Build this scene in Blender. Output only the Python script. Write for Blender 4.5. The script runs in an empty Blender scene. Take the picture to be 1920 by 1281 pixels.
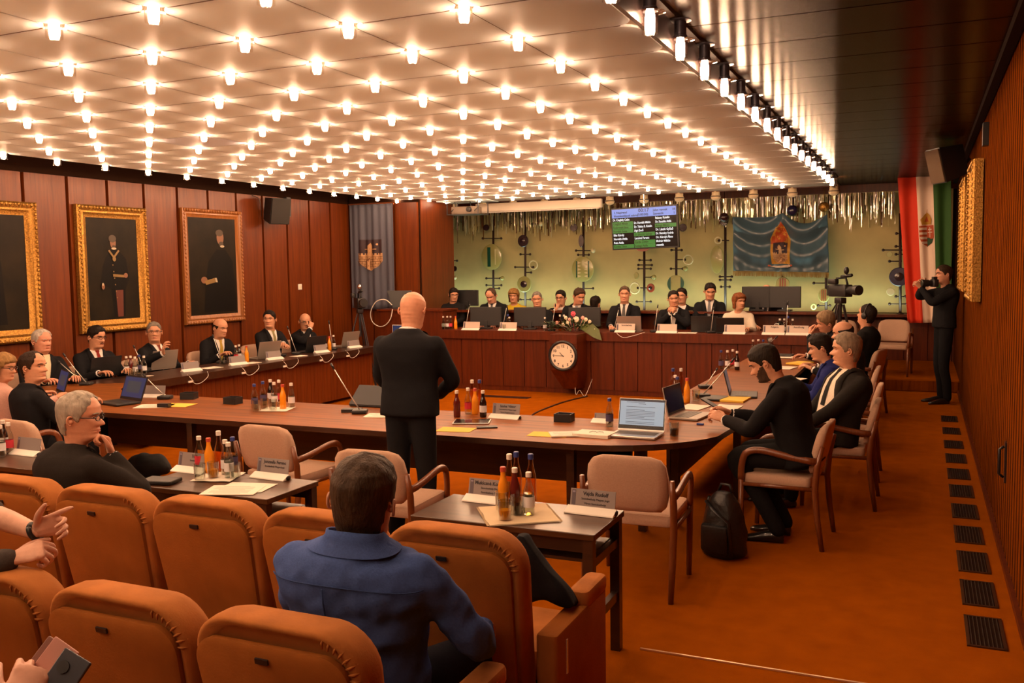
import bpy, bmesh, math, random
from mathutils import Vector, Matrix, Quaternion
from math import pi, sin, cos, radians, exp, sqrt, atan2
scene = bpy.context.scene
COL = scene.collection
random.seed(7)

# ------------------------------------------------------------------ camera
CAM_POS = Vector((0.0, 0.0, 1.9))
YAW, PITCH, ROLL, FPX = 0.41813, 0.0791966, -0.0143666, 1734.17
fw = Vector((-sin(YAW)*cos(PITCH), cos(YAW)*cos(PITCH), -sin(PITCH)))
rt0 = Vector((cos(YAW), sin(YAW), 0)); up0 = rt0.cross(fw)
rt = rt0*cos(ROLL) + up0*sin(ROLL); up = up0*cos(ROLL) - rt0*sin(ROLL)
camd = bpy.data.cameras.new('camera'); cam = bpy.data.objects.new('camera', camd); COL.objects.link(cam)
camd.sensor_width = 36.0; camd.lens = FPX/1920*36.0; camd.clip_start = 0.05; camd.clip_end = 200
cam.matrix_world = Matrix(((rt.x, up.x, -fw.x, CAM_POS.x), (rt.y, up.y, -fw.y, CAM_POS.y), (rt.z, up.z, -fw.z, CAM_POS.z), (0, 0, 0, 1)))
scene.camera = cam

# ------------------------------------------------------------------ world, exposure
w = bpy.data.worlds.new('world'); scene.world = w; w.use_nodes = True
w.node_tree.nodes['Background'].inputs[0].default_value = (1.0, 0.55, 0.26, 1)
w.node_tree.nodes['Background'].inputs[1].default_value = 0.015
scene.view_settings.view_transform = 'Standard'; scene.view_settings.look = 'None'
scene.view_settings.gamma = 1.0; scene.view_settings.use_curve_mapping = False
scene.view_settings.exposure = 0.0
LAMP_COL = (1.0, 0.62, 0.385); LAMP_E = 190.0
scene.cycles.max_bounces = 7; scene.cycles.diffuse_bounces = 4; scene.cycles.glossy_bounces = 3
scene.cycles.transmission_bounces = 4; scene.cycles.transparent_max_bounces = 10
scene.cycles.caustics_reflective = False; scene.cycles.caustics_refractive = False
scene.cycles.sample_clamp_indirect = 6.0

def area_light(name, loc, rot, size, size_y, energy, col):
    l = bpy.data.lights.new(name, 'AREA'); l.shape = 'RECTANGLE'; l.size = size; l.size_y = size_y; l.energy = energy; l.color = col
    o = bpy.data.objects.new(name, l); COL.objects.link(o); o.location = loc; o.rotation_euler = rot
    return o
# fluorescent strip hidden in the trough under the luminous back wall
STRIP = area_light('wall_wash_strip_light', (-5.0, 17.27, 1.06), (radians(168), 0, 0), 9.4, 0.06, 62, (0.72, 1.0, 0.80))

def pix(px, py):
    d = rt*((px-960)/FPX) + up*(-(py-640.5)/FPX) + fw
    return d
def atz(px, py, z):
    d = pix(px, py); return CAM_POS + d*((z-1.9)/d.z)
def aty(px, py, y):
    d = pix(px, py); return CAM_POS + d*(y/d.y)
def atx(px, py, x):
    d = pix(px, py); return CAM_POS + d*(x/d.x)

# ------------------------------------------------------------------ materials
MATS = {}
def _new(name):
    m = bpy.data.materials.new(name); m.use_nodes = True; MATS[name] = m
    return m, m.node_tree, m.node_tree.nodes['Principled BSDF']
def mat(name, col, rough=0.5, metal=0.0, spec=0.5, noise=0.0, nscale=30, bump=0.0, bscale=80, sheen=0.0, coat=0.0, emit=None, estr=0.0, stretch=(1, 1, 1), col2=None, trans=0.0, ior=1.45, alpha=1.0):
    if name in MATS: return MATS[name]
    m, t, b = _new(name); N, L = t.nodes, t.links
    b.inputs['Base Color'].default_value = (*col, 1); b.inputs['Roughness'].default_value = rough
    b.inputs['Metallic'].default_value = metal; b.inputs['Specular IOR Level'].default_value = spec
    b.inputs['Sheen Weight'].default_value = sheen; b.inputs['Sheen Tint'].default_value = (*col, 1); b.inputs['Sheen Roughness'].default_value = .4; b.inputs['Coat Weight'].default_value = coat
    if emit: b.inputs['Emission Color'].default_value = (*emit, 1); b.inputs['Emission Strength'].default_value = estr
    if noise or col2 or bump:
        tc = N.new('ShaderNodeTexCoord'); mp = N.new('ShaderNodeMapping'); mp.inputs['Scale'].default_value = stretch
        L.new(tc.outputs['Object'], mp.inputs[0])
    if noise or col2:
        nz = N.new('ShaderNodeTexNoise'); nz.inputs['Scale'].default_value = nscale; nz.inputs['Detail'].default_value = 5
        L.new(mp.outputs[0], nz.inputs[0])
        r = N.new('ShaderNodeValToRGB'); r.color_ramp.elements[0].position = .3; r.color_ramp.elements[1].position = .7
        if col2 is None: col2 = tuple(c*(1-noise) for c in col)
        r.color_ramp.elements[0].color = (*col2, 1); r.color_ramp.elements[1].color = (*col, 1)
        L.new(nz.outputs[0], r.inputs[0]); L.new(r.outputs[0], b.inputs['Base Color'])
    if bump:
        n2 = N.new('ShaderNodeTexNoise'); n2.inputs['Scale'].default_value = bscale; n2.inputs['Detail'].default_value = 4
        L.new(mp.outputs[0], n2.inputs[0])
        bp = N.new('ShaderNodeBump'); bp.inputs['Strength'].default_value = bump; bp.inputs['Distance'].default_value = .01
        L.new(n2.outputs[0], bp.inputs['Height']); L.new(bp.outputs[0], b.inputs['Normal'])
    return m
def glass(name, col=(1, 1, 1), refl=0.12, tint=0.9):
    """thin clear glass: mostly see-through with a glossy rim"""
    if name in MATS: return MATS[name]
    m, t, b = _new(name); N, L = t.nodes, t.links
    N.remove(b); tr = N.new('ShaderNodeBsdfTransparent'); gl = N.new('ShaderNodeBsdfGlossy'); mx = N.new('ShaderNodeMixShader'); lw = N.new('ShaderNodeLayerWeight')
    tr.inputs[0].default_value = (*[c*tint for c in col], 1); gl.inputs[0].default_value = (1, 1, 1, 1); gl.inputs[1].default_value = .05
    lw.inputs[0].default_value = refl
    L.new(lw.outputs['Facing'], mx.inputs[0]); L.new(tr.outputs[0], mx.inputs[1]); L.new(gl.outputs[0], mx.inputs[2])
    L.new(mx.outputs[0], N['Material Output'].inputs[0])
    return m
def wood(name, c1, c2, rough=0.35, axis='Z', scale=1.0, coat=0.15, dark=None, spec=0.5):
    if name in MATS: return MATS[name]
    m, t, b = _new(name); N, L = t.nodes, t.links
    tc = N.new('ShaderNodeTexCoord'); mp = N.new('ShaderNodeMapping')
    s = {'X': (.5, 9, 9), 'Y': (9, .5, 9), 'Z': (9, 9, .5)}[axis]; mp.inputs['Scale'].default_value = tuple(v*scale for v in s)
    L.new(tc.outputs['Object'], mp.inputs[0])
    nz = N.new('ShaderNodeTexNoise'); nz.inputs['Scale'].default_value = 2.2; nz.inputs['Detail'].default_value = 7; nz.inputs['Distortion'].default_value = .6
    L.new(mp.outputs[0], nz.inputs[0])
    n2 = N.new('ShaderNodeTexNoise'); n2.inputs['Scale'].default_value = 14; n2.inputs['Detail'].default_value = 3; L.new(mp.outputs[0], n2.inputs[0])
    ad = N.new('ShaderNodeMath'); ad.operation = 'MULTIPLY_ADD'; ad.inputs[1].default_value = .35
    L.new(n2.outputs[0], ad.inputs[0]); L.new(nz.outputs[0], ad.inputs[2])
    r = N.new('ShaderNodeValToRGB'); r.color_ramp.elements[0].position = .45; r.color_ramp.elements[1].position = .9
    r.color_ramp.elements[0].color = (*c2, 1); r.color_ramp.elements[1].color = (*c1, 1)
    L.new(ad.outputs[0], r.inputs[0]); L.new(r.outputs[0], b.inputs['Base Color'])
    b.inputs['Roughness'].default_value = rough; b.inputs['Coat Weight'].default_value = coat; b.inputs['Coat Roughness'].default_value = .25
    b.inputs['Specular IOR Level'].default_value = spec
    return m

# ------------------------------------------------------------------ mesh builder
class MB:
    def __init__(s): s.v, s.f, s.m = [], [], []
    def add(s, vs, fs, mi=0):
        o = len(s.v); s.v += [Vector(v) for v in vs]
        s.f += [tuple(i+o for i in f) for f in fs]; s.m += [mi]*len(fs)
        return s
    def box(s, c, d, rz=0.0, mi=0, bev=0.0, M=None):
        if bev > 0:
            return s.rbox(c, d, bev, rz, mi, M)
        x, y, z = d[0]/2, d[1]/2, d[2]/2
        R = M or Matrix.Rotation(rz, 3, 'Z'); c = Vector(c)
        vs = [c + R @ Vector((a*x, b*y, e*z)) for a in (-1, 1) for b in (-1, 1) for e in (-1, 1)]
        return s.add(vs, [(0, 1, 3, 2), (4, 6, 7, 5), (0, 4, 5, 1), (2, 3, 7, 6), (0, 2, 6, 4), (1, 5, 7, 3)], mi)
    def rbox(s, c, d, r, rz=0.0, mi=0, M=None, n=3):
        """box with rounded vertical outline and chamfered top and bottom"""
        x, y, z = d[0]/2, d[1]/2, d[2]/2; r = min(r, x*.99, y*.99, z*.99)
        R = M or Matrix.Rotation(rz, 3, 'Z'); c = Vector(c)
        def ring(ins, zz):
            out = []
            for q, (sx, sy) in enumerate(((1, 1), (-1, 1), (-1, -1), (1, -1))):
                for k in range(n+1):
                    a = (q + k/n)*pi/2; rr = r-ins
                    out.append(c + R @ Vector((sx*(x-r)+rr*cos(a), sy*(y-r)+rr*sin(a), zz)))
            return out
        h = r*.6
        rs = [ring(h, -z), ring(h*.3, -z+h*.3), ring(0, -z+h), ring(0, z-h), ring(h*.3, z-h*.3), ring(h, z)]
        return s.loft(rs, mi, True)
    def loft(s, rings, mi=0, cap=True, closed=True):
        o = len(s.v); n = len(rings[0])
        for r in rings: s.v += [Vector(p) for p in r]
        for i in range(len(rings)-1):
            for j in range(n if closed else n-1):
                k = (j+1) % n
                s.f.append((o+i*n+j, o+i*n+k, o+(i+1)*n+k, o+(i+1)*n+j)); s.m.append(mi)
        if cap:
            s.f.append(tuple(o+j for j in reversed(range(n)))); s.m.append(mi)
            s.f.append(tuple(o+(len(rings)-1)*n+j for j in range(n))); s.m.append(mi)
        return s
    def lathe(s, prof, c=(0, 0, 0), n=16, mi=0, M=None, cap=True, a0=0.0):
        c = Vector(c); M = M or Matrix.Identity(3)
        rs = [[c + M @ Vector((max(r, 1e-4)*cos(a0+2*pi*k/n), max(r, 1e-4)*sin(a0+2*pi*k/n), z)) for k in range(n)] for r, z in prof]
        return s.loft(rs, mi, cap)
    def tube(s, pts, rad, n=8, mi=0, cap=True, flat=1.0, upv=None):
        pts = [Vector(p) for p in pts]; N = len(pts)
        if not hasattr(rad, '__len__'): rad = [rad]*N
        rs = []; prev = None
        for i, p in enumerate(pts):
            d = (pts[min(i+1, N-1)] - pts[max(i-1, 0)])
            d = d.normalized() if d.length > 1e-9 else Vector((0, 0, 1))
            if prev is None:
                u = upv if upv is not None else (Vector((0, 0, 1)) if abs(d.z) < .9 else Vector((1, 0, 0)))
                u = Vector(u); u = (u - d*u.dot(d)).normalized()
            else:
                u = (prev - d*prev.dot(d)); u = u.normalized() if u.length > 1e-6 else d.orthogonal().normalized()
            prev = u; v = d.cross(u)
            rs.append([p + u*(rad[i]*flat*cos(2*pi*k/n)) + v*(rad[i]*sin(2*pi*k/n)) for k in range(n)])
        return s.loft(rs, mi, cap)
    def ball(s, c, r, n=10, m=7, mi=0, M=None):
        rr = (r, r, r) if not hasattr(r, '__len__') else r
        M = M or Matrix.Identity(3); c = Vector(c)
        rs = []
        for i in range(m+1):
            t = -pi/2 + pi*(i+.0)/m; t = max(-pi/2+.02, min(pi/2-.02, t))
            rs.append([c + M @ Vector((rr[0]*cos(t)*cos(2*pi*k/n), rr[1]*cos(t)*sin(2*pi*k/n), rr[2]*sin(t))) for k in range(n)])
        return s.loft(rs, mi, True)
    def poly(s, pts, mi=0): return s.add(pts, [tuple(range(len(pts)))], mi)
    def prism(s, pts, off, mi=0):
        off = Vector(off); a = [Vector(p) for p in pts]; b = [p+off for p in a]
        return s.loft([a, b], mi, True)
    def build(s, name, mats, parent=None, smooth=False, loc=None, rot=None):
        me = bpy.data.meshes.new(name); me.from_pydata([tuple(v) for v in s.v], [], s.f)
        if not isinstance(mats, (list, tuple)): mats = [mats]
        for m in mats: me.materials.append(m)
        if len(mats) > 1:
            me.polygons.foreach_set('material_index', s.m)
        bm = bmesh.new(); bm.from_mesh(me); bmesh.ops.recalc_face_normals(bm, faces=bm.faces); bm.to_mesh(me); bm.free()
        if smooth:
            me.polygons.foreach_set('use_smooth', [True]*len(me.polygons))
            if smooth != 'all': me.set_sharp_from_angle(angle=radians(38))
        o = bpy.data.objects.new(name, me); COL.objects.link(o)
        if parent: o.parent = parent
        if loc is not None: o.location = loc
        if rot is not None: o.rotation_euler = rot
        return o
def tag(o, label=None, cat=None, group=None, kind=None):
    if label: o['label'] = label
    if cat: o['category'] = cat
    if group: o['group'] = group
    if kind: o['kind'] = kind
    return o
def thing(name, label, cat, loc=(0, 0, 0), rz=0.0, group=None):
    o = bpy.data.objects.new(name, None); COL.objects.link(o); o.empty_display_size = .05
    o.location = loc; o.rotation_euler = (0, 0, rz)
    return tag(o, label, cat, group)
def struct(o): o['kind'] = 'structure'; return o
def dup(root, loc=None, rz=None, label=None, group=None):
    def rec(o, par):
        c = o.copy(); COL.objects.link(c)
        if par is not None: c.parent = par
        for ch in list(o.children): rec(ch, c)
        return c
    r = rec(root, None)
    if loc is not None: r.location = loc
    if rz is not None: r.rotation_euler = (0, 0, rz)
    if label: r['label'] = label
    if group: r['group'] = group
    return r
def text_mesh(name, body, size, mat_, parent=None, M=None, align='LEFT', ext=0.0006, space=1.0, xscale=1.0, bold=0.0):
    cu = bpy.data.curves.new(name, 'FONT'); cu.body = body; cu.size = size; cu.align_x = align; cu.extrude = ext; cu.space_character = space
    cu.resolution_u = 2; cu.offset = bold
    o = bpy.data.objects.new(name, cu); COL.objects.link(o)
    dg = bpy.context.evaluated_depsgraph_get(); me = bpy.data.meshes.new_from_object(o.evaluated_get(dg)); me.name = name
    bpy.data.objects.remove(o); bpy.data.curves.remove(cu)
    me.transform(Matrix.Diagonal((xscale, 1, 1, 1)))
    if M is not None: me.transform(M)
    me.materials.clear(); me.materials.append(mat_)
    o = bpy.data.objects.new(name, me); COL.objects.link(o)
    if parent: o.parent = parent
    return o
def frame_M(origin, xdir, ydir):
    x = Vector(xdir).normalized(); y = Vector(ydir); y = (y - x*y.dot(x)).normalized(); z = x.cross(y)
    return Matrix(((x.x, y.x, z.x, origin[0]), (x.y, y.y, z.y, origin[1]), (x.z, y.z, z.z, origin[2]), (0, 0, 0, 1)))
def bez(p0, p1, p2, p3, n=10):
    p0, p1, p2, p3 = map(Vector, (p0, p1, p2, p3)); out = []
    for i in range(n+1):
        t = i/n; out.append(p0*(1-t)**3 + p1*3*t*(1-t)**2 + p2*3*t*t*(1-t) + p3*t**3)
    return out
def smooth_path(pts, sub=4):
    pts = [Vector(p) for p in pts]; out = []
    for i in range(len(pts)-1):
        a, b, c, d = pts[max(i-1, 0)], pts[i], pts[i+1], pts[min(i+2, len(pts)-1)]
        for k in range(sub):
            t = k/sub
            out.append(.5*((2*b) + (c-a)*t + (2*a-5*b+4*c-d)*t*t + (3*b-a-3*c+d)*t**3))
    out.append(pts[-1]); return out
# ------------------------------------------------------------------ setting
WOOD_L = wood('wall_wood', (.165, .033, .0022), (.092, .0165, .0011), .42, 'Z', 1.0, .1, spec=.3)
WOOD_R = wood('wall_wood_right', (.215, .050, .003), (.11, .024, .0014), .6, 'Z', 1.3, .0, spec=.0)
WOOD_C = wood('ceiling_wood', (.042, .0145, .0035), (.022, .007, .0016), .27, 'X', 1.0, .0, spec=.10)
_t = WOOD_C.node_tree; _b = _t.nodes['Principled BSDF']; _c = _t.nodes.new('ShaderNodeCombineXYZ'); _c.inputs[1].default_value = 1.0   # grain polish runs along the room
_b.inputs['Anisotropic'].default_value = .9; _t.links.new(_c.outputs[0], _b.inputs['Tangent'])
WOOD_D = wood('desk_wood', (.125, .020, .0014), (.065, .009, .0007), .40, 'Z', 1.0, .08, spec=.3)
WOOD_T = wood('table_wood', (.30, .088, .013), (.11, .030, .005), .38, 'X', 1.0, .0, spec=.16)
DARKWOOD = wood('dark_wood', (.045, .015, .006), (.022, .007, .003), .32, 'X')
BROWNWOOD = wood('chair_wood', (.20, .058, .016), (.11, .028, .008), .33, 'Z', 3, .3)
BLACKGAP = mat('dark_gap', (.02, .008, .004), .9, spec=.05)
CARPET = mat('carpet', (.34, .083, .001), .95, spec=.02, col2=(.275, .064, .0007), nscale=6, bump=.25, bscale=320)
def acrylic(name, col, f):
    m, t, b = _new(name); N, L = t.nodes, t.links
    b.inputs['Base Color'].default_value = (*col, 1); b.inputs['Roughness'].default_value = .5; b.inputs['Specular IOR Level'].default_value = .25
    tl = N.new('ShaderNodeBsdfTranslucent'); tl.inputs[0].default_value = (*col, 1); mx = N.new('ShaderNodeMixShader'); mx.inputs[0].default_value = f
    L.new(b.outputs[0], mx.inputs[1]); L.new(tl.outputs[0], mx.inputs[2]); L.new(mx.outputs[0], N['Material Output'].inputs[0]); return m
PANEL_W = acrylic('panel_white', (.78, .85, .88), .68)
PANEL_BLUE_REFL = acrylic('panel_blue_reflection', (.74, .84, 1.0), .5)  # bluish light reflected on one tile, painted in as panel colour
BLACK = mat('black_plastic', (.012, .012, .013), .42)
DARKM = mat('dark_metal', (.05, .045, .05), .35, .7)
CHROME = mat('chrome', (.75, .72, .70), .18, 1.0)
WHITE = mat('white_plastic', (.8, .76, .68), .45)
GOLD = mat('gold_leaf', (.55, .29, .06), .38, .8, noise=.6, nscale=60, bump=.7, bscale=70)

mb = MB().box((-4.5, 7.0, -.06), (12.2, 24.0, .12)); struct(mb.build('floor', CARPET))
mb = MB().box((-5.2, 16.28, .09), (12.4, 2.96, .18)); mb.box((-.25, 14.785, .085), (1.5, .03, .15), mi=1); mb.box((-4.02, 13.97, .09), (6.0, 1.66, .18))
o = mb.build('floor_platform', [CARPET, WOOD_R]); struct(o)
# right wall boards
mb = MB(); y = -2.0
mb.box((.60, 7.9, 1.8), (.12, 20.2, 3.6), mi=1)
rr = random.Random(3)
while y < 17.9:
    wd = .148
    mb.box((.53, y+wd/2, 1.78), (.04, wd-.009, 3.56)); mb.box((.5285, y, 1.78), (.042, .011, 3.54), mi=1); y += wd
struct(mb.build('wall_right', [WOOD_R, BLACKGAP]))
mb = MB().box((.497, 7.0, .02), (.026, 15.6, .04)); struct(mb.build('baseboard_right', WOOD_D))
mb = MB().box((.47, 7.9, 3.255), (.06, 20, .06)); struct(mb.build('trim_1', BLACKGAP))
# left wall panels
mb = MB(); mb.box((-9.42, 6.5, 1.8), (.10, 15.2, 3.6), mi=1)
y = 7.40 - .593*9
while y < 13.85:
    mb.box((-9.335, y+.0225+.274, 1.50), (.07, .548, 3.12)); y += .593
struct(mb.build('wall_left', [WOOD_L, BLACKGAP]))
# partition carrying the banner, turned towards the room
mb = MB(); mb.box((-8.62, 14.02, 1.6), (1.42, .10, 3.2), mi=1)
x = -9.30
for wd in (.46, .46, .46):
    mb.box((x+wd/2, 13.94, 1.5), (wd-.018, .06, 3.1)); x += wd
mb.box((-7.93, 14.6, 1.6), (.06, 1.2, 3.2))
struct(mb.build('wall_back_left', [WOOD_L, BLACKGAP]))
# back wall: wainscot, luminous panel, frieze
mb = MB(); mb.box((-5.2, 17.75, 1.8), (12.4, .1, 3.6), mi=1)
x = -11.3
while x < .5:
    mb.box((x+.19, 17.66, .55), (.37, .08, .80)); x += .38
mb.box((-5.2, 17.66, 3.22), (12.4, .08, .14))
struct(mb.build('wall_back', [WOOD_D, BLACKGAP]))
struct(MB().box((-4.75, 17.43, .985), (10.3, .40, .05)).build('trim_3', WOOD_D))
LUM = mat('luminous_panel', (.42, .31, .125), .6, spec=.2, noise=.2, nscale=2.0)
mb = MB().box((-5.0, 17.685, 2.09), (10.9, .03, 2.14)); o = struct(mb.build('wall_back_panel', LUM))
# timber ceiling
mb = MB(); mb.box((-4.5, 7.9, 3.46), (12.0, 20.2, .1), mi=1)
y = -2.0
while y < 17.3:
    mb.box((-.40, y+.31, 3.345), (1.90, .608, .12)); y += .622
mb.box((-5.98, 16.9, 3.345), (9.24, 1.7, .12)); struct(mb.build('ceiling_timber', [WOOD_C, BLACKGAP]))
# hung field of white panels
PX0, PITX, PY0, PITY, NX, J0, J1 = -1.33, .637, 3.93, .626, 12, -8, 19
ZP = 3.10
FXL, FXR, FYB = PX0 - PITX*11 - .06, PX0 + .0, PY0 + PITY*18 + .52
mb = MB()
GAPY = .012
def panel(x0, x1, y0, y1, mi):
    r = .095; g = .004; x0 += g; x1 -= g; y0 += GAPY; y1 -= g
    arc = lambda cx, cy, a: [(cx+r*cos(radians(a+t)), cy+r*sin(radians(a+t))) for t in (0, 22, 45, 68, 90)]
    pts = arc(x1-r, y1-r, 0) + arc(x0+r, y1-r, 90) + arc(x0+r, y0+r, 180) + arc(x1-r, y0+r, 270)
    n = len(pts); mb.add([(px, py, ZP) for px, py in pts] + [(px, py, ZP+.012) for px, py in pts], [tuple(range(n))] + [(k, (k+1) % n, n+(k+1) % n, n+k) for k in range(n)], mi)
for k in range(11):
    for j in range(J0, J1-1):
        xR = PX0 - PITX*k; y0 = PY0 + PITY*j
        panel(xR-PITX, xR, y0, y0+PITY, 1 if (k, j) == (7, 4) else 0)
yN = PY0 + PITY*J0
for k in range(12):                       # added dark strips block the lit backing in the panel gaps, open at the lamps
    for j in range(J0, J1-1):
        x = PX0 - PITX*k; y = PY0 + PITY*j
        if k > 0: mb.box((x, y+GAPY/2+PITY/2, ZP+.012), (.012, PITY-GAPY-.15, .020), mi=2)
        if k < 11: mb.box((x-PITX/2, y+.004, ZP+.012), (PITX-.16, .016, .020), mi=2)
mb.box(((FXL+FXR)/2, (yN+FYB)/2, 3.30), (FXR-FXL+.04, FYB-yN, .06), mi=3)
struct(mb.build('ceiling', [PANEL_W, PANEL_BLUE_REFL, mat('gap_blocker', (.10, .045, .02), .6), mat('ceiling_backing', (.50, .36, .25), .8)]))
FASC = mat('fascia_dark', (.035, .022, .022), .3, .1)
mb = MB(); mb.box((FXR+.015, (yN+FYB)/2, 3.19), (.025, FYB-yN, .18)); mb.box((FXR+.045, (yN+FYB)/2, 3.272), (.05, FYB-yN, .03), mi=1)
mb.box((FXL-.02, (yN+FYB)/2, 3.23), (.04, FYB-yN, .20), mi=2); mb.box(((FXL+FXR)/2, FYB+.02, 3.25), (FXR-FXL+.1, .04, .24), mi=2)
struct(mb.build('trim_2', [FASC, WOOD_C, WOOD_D]))
# ---- lamps
BULB = mat('bulb_glow', (1, .9, .7), .5, emit=LAMP_COL, estr=LAMP_E)
SHADE = glass('lamp_glass', (1, .95, .88), .25, .97)
SOCK = mat('socket_metal', (.55, .50, .48), .28, .9)
SOCKD = mat('socket_dark_reflection', (.10, .095, .12), .30, .8)  # dark surroundings reflected in these sockets, painted into the metal colour
def make_lamp(name, label, top, sock, rim):
    """lamp hanging from z=top (relative to bulb centre) : socket, bulb, glass tube"""
    t = thing(name, label, 'lamp')
    s_ = MB().lathe([(.062, top), (.062, top-.006), (.034, top-.010), (.033, .068), (.040, .064), (.040, .045), (.03, .04)], n=14)
    s_.build('socket', sock, t, smooth=True)
    b = MB().lathe([(.012, .045), (.023, .035), (.026, .01), (.026, -.035), (.020, -.052), (.006, -.058)], n=10); b.build('bulb', BULB, t, smooth=True)
    pr = [(.040, .045), (.040, -.062)] if not rim else [(.075, .045), (.078, .040), (.044, .030), (.040, .02), (.040, -.062)]
    MB().lathe(pr, n=14, cap=False).build('glass_shade', SHADE, t, smooth=True)
    return t
L1 = make_lamp('ceiling_lamp', 'glowing bare bulb in a metal socket hanging between white ceiling panels', .145, SOCK, False)
L2 = make_lamp('ceiling_lamp', 'glowing bulb in a long dark socket along the brown edge of the lamp field', .15, SOCKD, True)
first1 = first2 = True
for j in range(J0, J1-1+1):
    for k in range(NX):
        x = PX0 - PITX*k; y = PY0 + PITY*j + (.004 if k else 0); z = ZP+.006
        if j == J1-1 : continue
        if k == 0:
            loc = (x+.075, y, z)
            o = L2 if first2 else dup(L2); o.location = loc; first2 = False; o['group'] = 'lamps along the edge of the ceiling field'
        else:
            o = L1 if first1 else dup(L1); o.location = (x, y, z); first1 = False; o['group'] = 'lamps between the ceiling panels'
# ------------------------------------------------------------------ people
from mathutils import noise as mnoise
def lerp_tab(tab, z):
    if z <= tab[0][0]: return tab[0][1]
    for i in range(len(tab)-1):
        a, b = tab[i], tab[i+1]
        if z <= b[0]:
            t = (z-a[0])/(b[0]-a[0]); t = t*t*(3-2*t)*.5 + t*.5
            return a[1] + (b[1]-a[1])*t
    return tab[-1][1]
HW = [(-.55, .33), (-.3, .285), (-.12, .272), (0, .272), (.1, .285), (.2, .305), (.3, .32), (.42, .335), (.5, .345), (.6, .35), (.72, .335), (.84, .28), (.93, .19), (.98, .10), (1, .02)]
HF = [(-.55, .24), (-.3, .17), (-.14, .17), (-.06, .27), (0, .37), (.05, .41), (.12, .40), (.2, .40), (.3, .405), (.42, .41), (.5, .395), (.6, .425), (.72, .41), (.84, .34), (.93, .23), (.98, .12), (1, .02)]
HB = [(-.55, .33), (-.3, .28), (-.12, .275), (0, .29), (.1, .33), (.2, .37), (.3, .41), (.42, .44), (.5, .46), (.6, .47), (.72, .455), (.84, .38), (.93, .26), (.98, .14), (1, .02)]
def g_(x, s): return exp(-.5*(x/s)**2)
def sst(a, b, x):
    t = max(0., min(1., (x-a)/(b-a))); return t*t*(3-2*t)
def head_pt(phi, z, fat=1.0):
    """point on the head (unit: head height), phi = 0 faces front, z = 0 chin, 1 crown"""
    a, f, b = lerp_tab(HW, z)*fat, lerp_tab(HF, z), lerp_tab(HB, z)
    s, c = sin(phi), cos(phi)
    e = 1.05 - .25*g_(z-.02, .12) if c > 0 else 1.0
    x = a*(abs(s)**(.92 if c < 0 else .95))*(1 if s >= 0 else -1)
    y = (f if c > 0 else b)*(abs(c)**(e if c > 0 else .95))*(1 if c >= 0 else -1)
    if c > 0 and .02 < z < .75:
        nz = sst(.56, .35, z)*sst(.275, .33, z)
        sg = .04 + .03*sst(.45, .33, z)
        y += .125*g_(x, sg)*nz*(.35+.65*sst(.56, .34, z))
        ax = abs(x)
        y -= .05*g_(ax-.14, .07)*g_(z-.49, .045)
        y += .02*g_(ax-.13, .09)*g_(z-.575, .03)
        y += .02*g_(ax-.19, .07)*g_(z-.36, .07)
        y += .03*g_(x, .085)*(g_(z-.222, .016)+g_(z-.172, .02)) - .018*g_(x, .1)*g_(z-.196, .008)
        y += .03*g_(x, .09)*g_(z-.05, .05) - .022*g_(z-.118, .025)*g_(x, .1)
    return Vector((x, y, z))
ZR = {1: [-.55, -.42, -.3, -.2, -.12, -.06, -.02, .02, .06, .1, .13, .155, .175, .19, .205, .225, .25, .28, .31, .335, .36, .4, .44, .475, .505, .54, .575, .61, .65, .7, .75, .8, .85, .89, .93, .96, .985, 1.],
      2: None}
_z = []
for i in range(len(ZR[1])-1): _z += [ZR[1][i], (ZR[1][i]+ZR[1][i+1])/2]
ZR[2] = _z + [1.]
def hair_line(style):
    def zh(ph):
        p = abs(ph)  # 0 front .. pi back
        side = .60 - .22*sst(1.05, 1.35, p) + .12*g_(p-1.75, .16) - .32*sst(1.75, 2.1, p)
        if style == 'bald': return 9
        if style == 'ring': return (.62 if p < 1.0 else 0) + side*(1 if p >= 1.0 else 1)
        fr = {'short': .80, 'receding': .95, 'thin': .90, 'side': .77, 'bob': .70, 'long': .74}.get(style, .8)
        tm = {'receding': .80, 'thin': .76}.get(style, .66)
        if style == 'receding': tm = .93 if p < .75 else .80
        if p < .45: return fr
        if p < 1.05: return fr + (tm-fr)*sst(.45, .75, p) + (.60-tm)*sst(.85, 1.05, p)
        return side
    return zh
def remesh(mb, voxel, smooth_it=3, disp=None):
    me = bpy.data.meshes.new('tmp'); me.from_pydata([tuple(v) for v in mb.v], [], mb.f)
    bm = bmesh.new(); bm.from_mesh(me); bmesh.ops.recalc_face_normals(bm, faces=bm.faces); bm.to_mesh(me); bm.free()
    o = bpy.data.objects.new('tmp', me); COL.objects.link(o)
    md = o.modifiers.new('r', 'REMESH'); md.mode = 'VOXEL'; md.voxel_size = voxel; md.adaptivity = 0
    dg = bpy.context.evaluated_depsgraph_get(); m2 = bpy.data.meshes.new_from_object(o.evaluated_get(dg))
    bpy.data.objects.remove(o); bpy.data.meshes.remove(me)
    bm = bmesh.new(); bm.from_mesh(m2)
    for _ in range(smooth_it): bmesh.ops.smooth_vert(bm, verts=bm.verts, factor=.5, use_axis_x=True, use_axis_y=True, use_axis_z=True)
    if disp:
        bm.normal_update()
        for v in bm.verts: v.co += v.normal*disp(v.co)
    out = MB(); out.v = [v.co.copy() for v in bm.verts]; bm.verts.index_update()
    out.f = [tuple(v.index for v in f.verts) for f in bm.faces]; out.m = [0]*len(out.f)
    bm.free(); bpy.data.meshes.remove(m2); return out
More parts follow.
